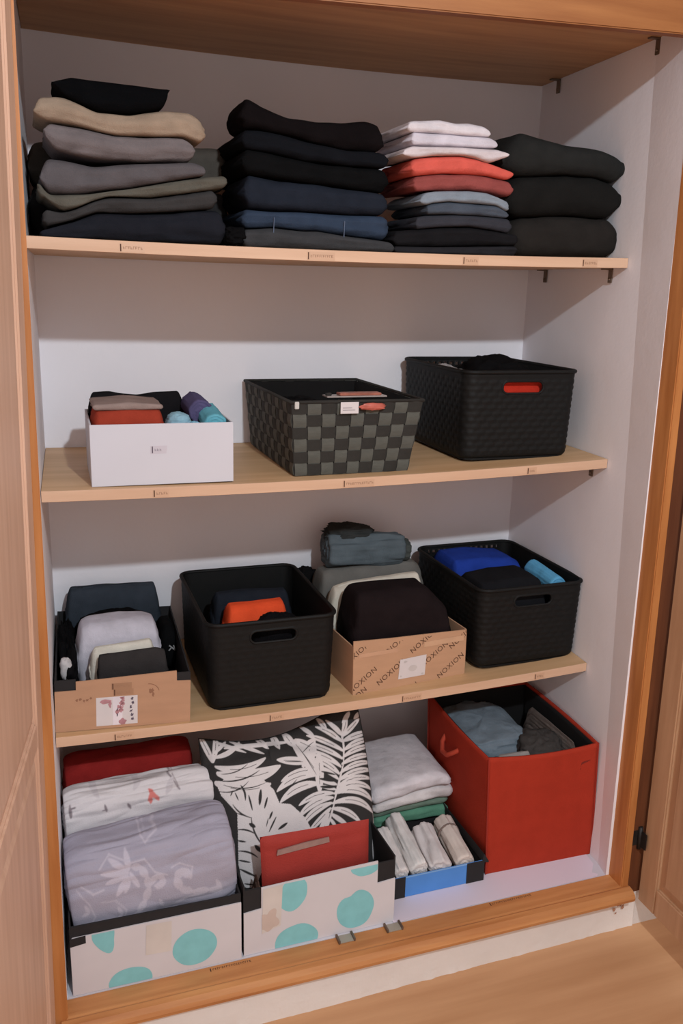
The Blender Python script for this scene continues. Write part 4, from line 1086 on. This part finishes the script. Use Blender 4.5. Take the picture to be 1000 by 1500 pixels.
SWIRL= [(0.106,0.3282,0.1017,0.3558,0.0104,0,2),(0.1042,0.3265,0.0737,0.3474,0.0104,0,2),(0.1034,0.3226,0.0599,0.3279,0.012,0,2),(0.1022,0.3187,0.0671,0.3099,0.0104,0,2),(0.1032,0.3164,0.0836,0.2875,0.0112,0,2),(0.1056,0.3159,0.0977,0.2906,0.0104,0,2),(0.1075,0.3217,0.1208,0.2959,0.0096,0,2),(0.1372,0.373,0.145,0.4,0.0176,0,2),(0.1377,0.3892,0.1552,0.3857,0.0104,0,2),(0.1114,0.3312,0.1253,0.3282,0.0136,0,1),(0.1253,0.3282,0.1355,0.3114,0.0136,0,1),(0.1355,0.3114,0.1384,0.2899,0.0136,0,1),(0.1384,0.2899,0.1306,0.2663,0.0136,0,1),(0.1306,0.2663,0.1193,0.2478,0.0136,0,1),(0.1193,0.2478,0.1098,0.2288,0.0136,0,1),(0.1385,0.294,0.1533,0.3117,0.012,0,1),(0.1533,0.3117,0.1639,0.3031,0.012,0,1),(0.1639,0.3031,0.1599,0.2893,0.012,0,1),(0.1599,0.2893,0.1492,0.2917,0.012,0,1),(0.2111,0.2992,0.1967,0.3129,0.0152,0,1),(0.1967,0.3129,0.1855,0.3005,0.0152,0,1),(0.1855,0.3005,0.1924,0.2778,0.0152,0,1),(0.1924,0.2778,0.2142,0.2665,0.0152,0,1),(0.2142,0.2665,0.244,0.2642,0.0152,0,1),(0.244,0.2642,0.2665,0.257,0.0152,0,1),(0.2665,0.257,0.2573,0.2806,0.0088,0,1),(0.1557,0.2648,0.1625,0.2462,0.0064,0,1),(0.1625,0.2462,0.1807,0.2463,0.0064,0,1),(0.1807,0.2463,0.2067,0.2575,0.0064,0,1),(0.2067,0.2575,0.2364,0.2594,0.0064,0,1),(0.0561,0.3369,0.0739,0.3535,0.0024,0,1),(0.0739,0.3535,0.0944,0.3451,0.0024,0,1),(0.0944,0.3451,0.1081,0.338,0.0024,0,1),(0.1081,0.338,0.1328,0.3411,0.0024,0,1),(0.1328,0.3411,0.1499,0.3167,0.0024,0,1),(0.1499,0.3167,0.1712,0.3079,0.0024,0,1),(0.1273,0.3913,0.1233,0.3758,0.0024,0,1),(0.1233,0.3758,0.1369,0.3608,0.0024,0,1),(0.1369,0.3608,0.1585,0.3728,0.0024,0,1),(0.1585,0.3728,0.1519,0.3946,0.0024,0,1),(0.0296,0.2771,0.0358,0.2631,0.0064,0,1),(0.0358,0.2631,0.0253,0.2573,0.0064,0,1),(0.0845,0.2643,0.091,0.2502,0.0064,0,1),(0.091,0.2502,0.0836,0.2393,0.0064,0,1),(0.0243,0.3112,0.0441,0.2965,0.0032,0,1),(0.0441,0.2965,0.0615,0.3008,0.0032,0,1),(0.0747,0.3736,0.0919,0.3741,0.0032,0,1),(0.0919,0.3741,0.0821,0.3882,0.0032,0,1),(0.1948,0.3984,0.2021,0.4052,0.0024,0,1),(0.2021,0.4052,0.2128,0.3991,0.0024,0,1),(0.2382,0.3983,0.253,0.4037,0.0032,0,1),(0.253,0.4037,0.2492,0.392,0.0032,0,1),(0.0172,0.3046,0.0365,0.2796,0.002,0,1),(0.0365,0.2796,0.0457,0.2525,0.002,0,1),(0.0457,0.2525,0.0382,0.2375,0.002,0,1),(0.1787,0.3188,0.1933,0.3241,0.0024,0,1),(0.1933,0.3241,0.215,0.3153,0.0024,0,1),(0.215,0.3153,0.211,0.295,0.0024,0,1),(0.0243,0.384,0.0406,0.3726,0.002,0,1),(0.0406,0.3726,0.0611,0.3764,0.002,0,1),(0.0611,0.3764,0.0676,0.367,0.002,0,1),(0.0572,0.279,0.0815,0.2776,0.002,0,1),(0.0815,0.2776,0.0983,0.2569,0.002,0,1),(0.0983,0.2569,0.0941,0.2368,0.002,0,1)]
FLORAL= [(0.0159,0.3711,0.0167,0.3499,0.0064,0,0),(0.0167,0.3667,0.0246,0.3685,0.0032,0,0),(0.0783,0.3674,0.0814,0.3541,0.0048,0,0),(0.0815,0.3583,0.0743,0.3576,0.0024,0,0),(0.1201,0.3636,0.1253,0.3519,0.0056,0,0),(0.0926,0.4131,0.0997,0.4089,0.004,0,0),(0.2012,0.3955,0.2179,0.3752,0.002,0,0),(0.1937,0.399,0.2087,0.3899,0.0016,0,0),(0.2087,0.3941,0.219,0.375,0.0016,0,0),(0.1786,0.3953,0.1937,0.399,0.0016,0,0),(0.1614,0.3793,0.1741,0.3662,0.008,0,1),(0.1629,0.3683,0.1626,0.3576,0.008,0,1),(0.1669,0.3761,0.159,0.3626,0.008,0,1),(0.1724,0.3708,0.1778,0.3612,0.008,0,1),(0.1305,0.3999,0.1637,0.3981,0.01,0,2),(0.2087,0.3899,0.1931,0.3712,0.01,0,2),(0.0406,0.4081,0.068,0.382,0.01,0,2),(0.0473,0.3985,0.0939,0.3982,0.01,0,2),(0.1336,0.3824,0.1489,0.4008,0.01,0,2)]
lav = rolled('folded_duvet', mat('lavender_damask', (156, 153, 168), rough=.85, var=.03, vs=40, bump=.4, bs=500, bump2=.15, bs2=20, attr=True, spec=.2),
             (.0055, -.062, .266), (.296, -.062, .288), .074, .094, seed=71, amp=.006, n=230, mseg=420, sup=2.7, spiral=1.5, endr=.45,
             label='lavender grey duvet with pale floral scrolls, folded in the left dotted tray', cat='duvet')
paint(lav, (1, 1, 1), SWIRL, {1: (1.32, 1.30, 1.24), 2: (1.40, 1.38, 1.32)}, soft=.0012)
flo_ = rolled('folded_duvet', mat('white_floral', (208, 202, 204), rough=.85, var=.03, vs=40, bump=.4, bs=500, bump2=.2, bs2=20, attr=True, spec=.2),
              (.006, .064, .322), (.286, .064, .330), .046, .066, seed=72, amp=.006, n=180, mseg=260, sup=2.5, spiral=1.5, endr=.5,
              label='white bedding with sparse grey marks and a red flower, behind the lavender duvet', cat='duvet')
paint(flo_, (1, 1, 1), FLORAL, {0: (.38, .34, .36), 1: (.95, .32, .28), 2: (.86, .85, .87)}, soft=.001)
rolled('rolled_blanket', cloth((138, 38, 36)), (.012, .168, .318), (.262, .168, .326), .050, .078, seed=73, amp=.004, sup=2.7, endr=.5,
       label='dark red rolled blanket at the back of the left dotted tray', cat='blanket')

# leaf pillow, leaning back in the right dotted tray
PT = math.radians(27)
pv, pf = [], []
NU, NV = 330, 300
def pcorner(u, v):
    # outline in the pillow's own plane: x and distance along the slope
    bl, br, tr, tl = (.310, .030), (.598, .030), (.607, .372), (.268, .362)
    x = (bl[0] * (1 - u) + br[0] * u) * (1 - v) + (tl[0] * (1 - u) + tr[0] * u) * v
    t = (bl[1] * (1 - u) + br[1] * u) * (1 - v) + (tl[1] * (1 - u) + tr[1] * u) * v
    bow = .010
    x += bow * (1 - (2 * v - 1) ** 2) * (2 * u - 1)
    t += bow * (1 - (2 * u - 1) ** 2) * (2 * v - 1)
    t -= .040 * math.sin(math.pi * min(1, .06 + u * 1.12)) * v ** 3
    return x, t
for side in (1, -1):
    for i in range(NU + 1):
        for j in range(NV + 1):
            u, v = i / NU, j / NV
            x, t = pcorner(u, v)
            ed = (max(0, 1 - abs(2 * u - 1) ** 2.6) * max(0, 1 - abs(2 * v - 1) ** 2.6)) ** .5
            th = .05 * ed
            w = .004 * nz(x * 12, t * 10, side, 4) * ed + .0015 * nz(x * 40, t * 26, side, 6) * (ed > .02)
            fold = 0
            if side == 1:   # the slumped crease along the top edge
                cre = .325 + .012 * math.sin(x * 22) - .02 * (x < .40)
                fold = -.012 * math.exp(-((t - cre) / .012) ** 2) * ed ** .5 + .004 * nz(x * 70, t * 30, 0, 8) * math.exp(-((t - cre - .012) / .022) ** 2)
            n = side * (th + w) + fold
            y = -.07 + t * math.sin(PT) - n * math.cos(PT)
            z = .125 + t * math.cos(PT) + n * math.sin(PT)
            pv.append((x, y, z))
st_ = (NU + 1) * (NV + 1)
for i in range(NU):
    for j in range(NV):
        a = i * (NV + 1) + j
        pf.append((a, a + NV + 1, a + NV + 2, a + 1))
        a += st_
        pf.append((a, a + 1, a + NV + 2, a + NV + 1))
pil = mobj('leaf_pillow', pv, pf, mat('leaf_print_cotton', (206, 200, 200), rough=.9, var=.03, vs=30, bump=.4, bs=500, attr=True, spec=.15),
           label='black pillow printed with white palm leaves, standing in the right dotted tray', cat='pillow')
def paint_pillow(o):
    me = o.data
    n = len(me.vertices)
    co = np.empty(n * 3); me.vertices.foreach_get('co', co); co = co.reshape(-1, 3)
    X = co[:, 0]; T = (co[:, 1] + .07) * math.sin(PT) + (co[:, 2] - .125) * math.cos(PT)
    # even-odd test for the big leaf body
    ins = np.zeros(n, bool)
    B = BODY
    for (a, b), (c, d) in zip(B, B[1:] + B[:1]):
        if b == d: continue
        cond = ((b > T) != (d > T)) & (X < (c - a) * (T - b) / (d - b) + a)
        ins ^= cond
    val = ins.astype(float)
    for (x0, z0, x1, z1, w, bend, ci) in LEAF:
        dx, dz = x1 - x0, z1 - z0
        L = math.hypot(dx, dz) + 1e-9
        u = ((X - x0) * dx + (T - z0) * dz) / L / L
        v = ((X - x0) * dz - (T - z0) * dx) / L - bend * L * 4 * u * (1 - u)
        uc = np.clip(u, 0, 1)
        prof = w / 2 * np.clip(np.sin(np.pi * np.clip(.05 + .93 * uc, 0, 1)), 0, 1) ** .55
        dist = np.hypot(np.maximum(0, np.maximum(-u, u - 1)) * L, np.abs(v)) - prof
        k = np.clip(.5 - dist / .0008, 0, 1)
        val = val * (1 - k) + ci * k
        if ci == 1 and w > .0105:     # dark vein down the middle of the broad leaflets
            k = np.clip(.5 - (np.abs(v) - .0005) / .0006, 0, 1) * ((u > .25) & (u < .8))
            val = val * (1 - k)
    rgb = np.ones((n, 4)); rgb[:, :3] = .055 + val[:, None] * .945
    me.color_attributes.new('print', 'FLOAT_COLOR', 'POINT').data.foreach_set('color', rgb.ravel())
paint_pillow(pil)
tube('piping', [(lambda x, t: (x, -.07 + t * math.sin(PT), .125 + t * math.cos(PT)))(*pcorner(u, v)) for u, v in
     [(i / 24, 0) for i in range(24)] + [(1, i / 24) for i in range(24)] + [(1 - i / 24, 1) for i in range(24)] + [(0, 1 - i / 24) for i in range(24)]], 0.0016, cloth((40, 38, 38)), pil, True)

pch = empty('red_pouch', (.347, -.122, fz(.45) + .006), (math.radians(-4), 0, 0), label='coral red flat pouch with a grey zip standing in front of the leaf pillow', cat='pouch')
M_pouch = mat('red_pouch_fabric', (150, 50, 43), rough=.75, var=.06, vs=20, bump=.4, bs=400)
PV, PF = [], []
for s_ in (0, 1):
    for i in range(41):
        for j in range(31):
            u, v = i / 40, j / 30
            ed = (max(0, 1 - abs(2 * u - 1) ** 6) * max(0, 1 - abs(2 * v - 1) ** 6)) ** .5
            x = .003 + .209 * u + .006 * v * (1 - u) * -1
            z = v * (.206 - .003 * u)
            bulge = .0085 * ed + .0016 * nz(u * 5, v * 4, s_, 3) * ed
            fl = -.0025 * math.exp(-((v - .86 - .02 * u) / .02) ** 2) * ed if s_ == 0 else 0
            PV.append((x, -(bulge + fl) if s_ == 0 else bulge, z))
for i in range(40):
    for j in range(30):
        a = i * 31 + j
        PF.append((a, a + 31, a + 32, a + 1)); a += 41 * 31
        PF.append((a, a + 1, a + 32, a + 31))
mobj('pouch_body', PV, PF, M_pouch, pch)
prism('zip_strip', [(.026, .169), (.129, .177), (.128, .187), (.080, .185), (.028, .179)], -.0115, -.0088, mat('zip_grey', (150, 122, 116), rough=.5, metal=.2, var=.1, vs=80), pch, label='grey zip strip')
folded('brown_garment', cloth((112, 88, 78)), -.128, .05, [(.334, .256), (.346, .262)], [(.334, fz(.32) + .005), (.346, fz(.32) + .005)], seed=75, ply=0, endr=.4,
       label='small brown cloth edge between the tray corner and the red pouch', cat='clothing')

# small blue tray with rolled cloths
T3W = .200
e, fp = tray('blue_tray', (.6275, -.095, fz(.63) + .0016), .004, T3W, .20, .062, [(0, 0), (T3W, 0), (T3W, .047), (0, .047)], M_blueb, M_blackc, tilt=-.006, side_front=.05,
             label='low blue tray with black corners holding four rolled white cloths', cat='box')
for (a_, b_) in ((-.0006, .022), (.160, T3W + .0006)):
    prism('corner_patch', [(a_, 0), (b_, 0), (b_, .0475), (a_, .0475)], -.0009, 0, M_blackc, e, label='black corner patch')
prism('side_flap', [(T3W - .004, .044), (T3W + .010, .040), (T3W + .011, .043), (T3W - .002, .064)], -.0005, .17, M_blackc, e)
prism('blue_edge', [(.022, .045), (.160, .045), (.160, .0478), (.022, .0478)], -.0006, .0, mat('pale_blue_edge', (120, 160, 205)), e)
zz = fz(.7) + .030
WR = (206, 200, 200)
rolled('rolled_cloth', cloth((214, 208, 206)), (.650, .040, zz + .030), (.645, -.084, zz + .012), .018, .022, seed=81, amp=.004, spiral=2.2, up=(0, 0, 1), label='white rolled cloth against the left side of the blue tray', cat='cloth', group='rolled cloths in the blue tray')
rolled('rolled_cloth', cloth((210, 206, 204)), (.687, .065, zz + .040), (.685, -.084, zz + .014), .0200, .026, seed=82, amp=.005, spiral=2.2, label='white rolled cloth second from the left in the blue tray, tallest', cat='cloth', group='rolled cloths in the blue tray')
rolled('rolled_cloth', cloth((204, 198, 198)), (.741, .028, zz + .030), (.731, -.086, zz + .011), .0255, .025, seed=83, amp=.006, spiral=1.8, label='thick white rolled cloth with loose folds, third in the blue tray', cat='cloth', group='rolled cloths in the blue tray')
r4 = rolled('rolled_cloth', cloth((202, 190, 182)), (.792, .040, zz + .032), (.789, -.084, zz + .012), .0215, .023, seed=84, amp=.004, spiral=2.2, label='cream rolled cloth with a grey brown band, rightmost in the blue tray', cat='cloth', group='rolled cloths in the blue tray')
pts = []
for i in range(17):
    a_ = math.pi * (.02 + .96 * i / 16)
    pts.append((.7905 + .0238 * math.cos(a_), .000 + .003 * math.sin(a_), zz + .0235 + .0262 * math.sin(a_)))
tube('cloth_band', pts, .0022, cloth((120, 104, 98)), r4, False, label='grey brown band')

# towels behind the blue tray
GT = 'folded towels beside the red box'
tz = fz(.74)
folded('folded_towel', cloth((40, 56, 50)), .108, .17, [(.652, tz + .032), (.72, tz + .036), (.83, tz + .034)], [(.652, tz), (.83, tz)], seed=90, ply=1, endr=.5, label='very dark green towel at the bottom of the towel pile', cat='towel', group=GT)
folded('folded_towel', cloth((96, 146, 122)), .088, .19, [(.650, tz + .062), (.72, tz + .066), (.83, tz + .066)], [(.650, tz + .033), (.72, tz + .037), (.832, tz + .035)], seed=91, ply=1, endr=.5, label='sea green folded towel lower in the towel pile', cat='towel', group=GT)
folded('folded_towel', cloth((112, 130, 116)), .090, .19, [(.648, tz + .080), (.72, tz + .086), (.83, tz + .088)], [(.650, tz + .063), (.72, tz + .067), (.832, tz + .067)], seed=92, ply=0, endr=.6, wr=.003, label='grey green folded towel directly under the white towels', cat='towel', group=GT)
folded('folded_towel', cloth((206, 200, 200)), .076, .20, [(.646, tz + .102), (.72, tz + .118), (.80, tz + .126), (.838, tz + .122)], [(.650, tz + .079), (.68, tz + .082), (.72, tz + .087), (.80, tz + .091), (.838, tz + .086)], seed=93, ply=0, endr=.5, wr=.003, label='lower white folded towel with a frayed edge', cat='towel', group=GT)
folded('folded_towel', cloth((208, 202, 206)), .070, .205, [(.640, tz + .140), (.68, tz + .150), (.74, tz + .158), (.80, tz + .160), (.826, tz + .150)], [(.642, tz + .103), (.72, tz + .119), (.80, tz + .127), (.828, tz + .124)], seed=94, ply=0, endr=.5, wr=.004, amp=.004, label='upper white folded towel with a broad smooth top', cat='towel', group=GT)

# red fabric storage box
RX, RY, RW, RD, RH = .841, -.080, .258, .31, .272
rb = empty('fabric_storage_box', (RX, RY, fz(.9) + .0016), (0, 0, -.02), label='large red fabric storage box at the right end of the closet floor', cat='box')
def wall_panel(name, w, h, fn, m, nx=30, nz_=24, th=.004, parent=rb, **k):
    v, f = [], []
    for s_ in (0, 1):
        for i in range(nx + 1):
            for j in range(nz_ + 1):
                v.append(fn(i / nx, j / nz_, s_ * th))
    n = (nx + 1) * (nz_ + 1)
    for i in range(nx):
        for j in range(nz_):
            a = i * (nz_ + 1) + j
            f.append((a, a + nz_ + 1, a + nz_ + 2, a + 1)); a += n
            f.append((a, a + 1, a + nz_ + 2, a + nz_ + 1))
    for i in range(nx):
        a, b = i * (nz_ + 1) + nz_, (i + 1) * (nz_ + 1) + nz_
        f.append((a, b, b + n, a + n))
    for j in range(nz_):
        a = j; f.append((a, a + 1, a + 1 + n, a + n))
        a = nx * (nz_ + 1) + j; f.append((a, a + n, a + 1 + n, a + 1))
    return mobj(name, v, f, m, parent, **k)
def topz(u): return RH + .006 * (2 * u - 1) ** 2 - .003 - .012 * u * (1 if u > 0 else 0) * .3
lean = lambda v: -.012 * v
wall_panel('front_wall', RW, RH, lambda u, v, t: (lean(v) + RW * u, -.004 * math.sin(math.pi * u) * v + t, topz(u) * v), M_redbox)
wall_panel('back_wall', RW, RH, lambda u, v, t: (lean(v) + RW * u, RD - t, RH * v), M_redbox)
wall_panel('side_wall', RD, RH, lambda u, v, t: (lean(v) + t - .006 * math.sin(math.pi * u) * v, RD * u, RH * v), M_redbox)
wall_panel('side_wall', RD, RH, lambda u, v, t: (lean(v) + RW - t + .005 * math.sin(math.pi * u) * v, RD * u, RH * v), M_redbox)
wall_panel('lining', RD, RH, lambda u, v, t: (lean(v) + RW - .006 - t * .5 + .004 * math.sin(math.pi * u) * v, .006 + (RD - .012) * u, (RH - .005) * v), M_lining, label='black inner lining')
wall_panel('lining', RD, RH, lambda u, v, t: (lean(v) + .006 + t * .5 - .004 * math.sin(math.pi * u) * v, .006 + (RD - .012) * u, (RH - .005) * v), M_lining, label='black inner lining')
wall_panel('lining', RD, RH, lambda u, v, t: (lean(v) + .006 + (RW - .012) * u, RD - .006 - t * .5, (RH - .005) * v), M_lining, label='black inner lining')
box('bottom_panel', (.004, .004, 0), (RW - .004, RD - .004, .004), M_redbox, rb)
M_seam = mat('red_box_seam', (150, 46, 34), rough=.85)
for x, y in ((0, 0), (RW, .0), (0, RD), (RW, RD)):
    tube('corner_seam', [(x + lean(j / 8), y, RH * j / 8) for j in range(9)], .0016, M_seam, rb)
tube('handle', [(-.006, .135, .222), (-.022, .140, .212), (-.028, .160, .196), (-.028, .185, .192), (-.020, .205, .204), (-.008, .21, .220)], .0055, mat('red_handle', (178, 66, 46), rough=.8), rb)
decal('faint_mark', [blob_poly(.216, .232, .012, .002, 1, wob=.8, rot=.2), blob_poly(.206, .226, .003, .003, 2, wob=.8), blob_poly(.205, .217, .0025, .003, 4, wob=.5)], -.0012, mat('dark_red_mark', (110, 34, 26)), rb)
rt = fz(.9)
folded('pale_cloth', cloth((150, 142, 138)), -.066, .012, [(.852, .3905), (.90, .3905), (.945, .3895)], [(.856, rt + .02), (.945, rt + .02)], seed=101, ply=0, endr=.1, label='pale cloth edge along the front rim of the red box', cat='clothing')
crumple('grey_blue_garment', cloth((112, 124, 134)), (.926, .128, .332), (.078, .105, .040), seed=102, sup=4.5, amp=.12, label='grey blue crumpled garment at the back of the red box', cat='clothing')
crumple('black_garment', cloth((16, 15, 16)), (.885, -.036, .325), (.036, .022, .042), seed=103, amp=.1, label='black cloth at the front left inside the red box', cat='clothing')
crumple('charcoal_garment', cloth((66, 62, 60)), (1.006, .010, .340), (.050, .065, .036), seed=104, amp=.16, rot=-.5, label='charcoal crumpled garment at the front right inside the red box', cat='clothing')
folded('pale_lining_cloth', cloth((120, 108, 102)), -.045, .23, [(1.067, .386), (1.0785, .391)], [(1.067, rt + .03), (1.0785, rt + .03)], seed=105, ply=0, endr=.2, label='greyish cloth pressed along the right side inside the red box', cat='clothing')
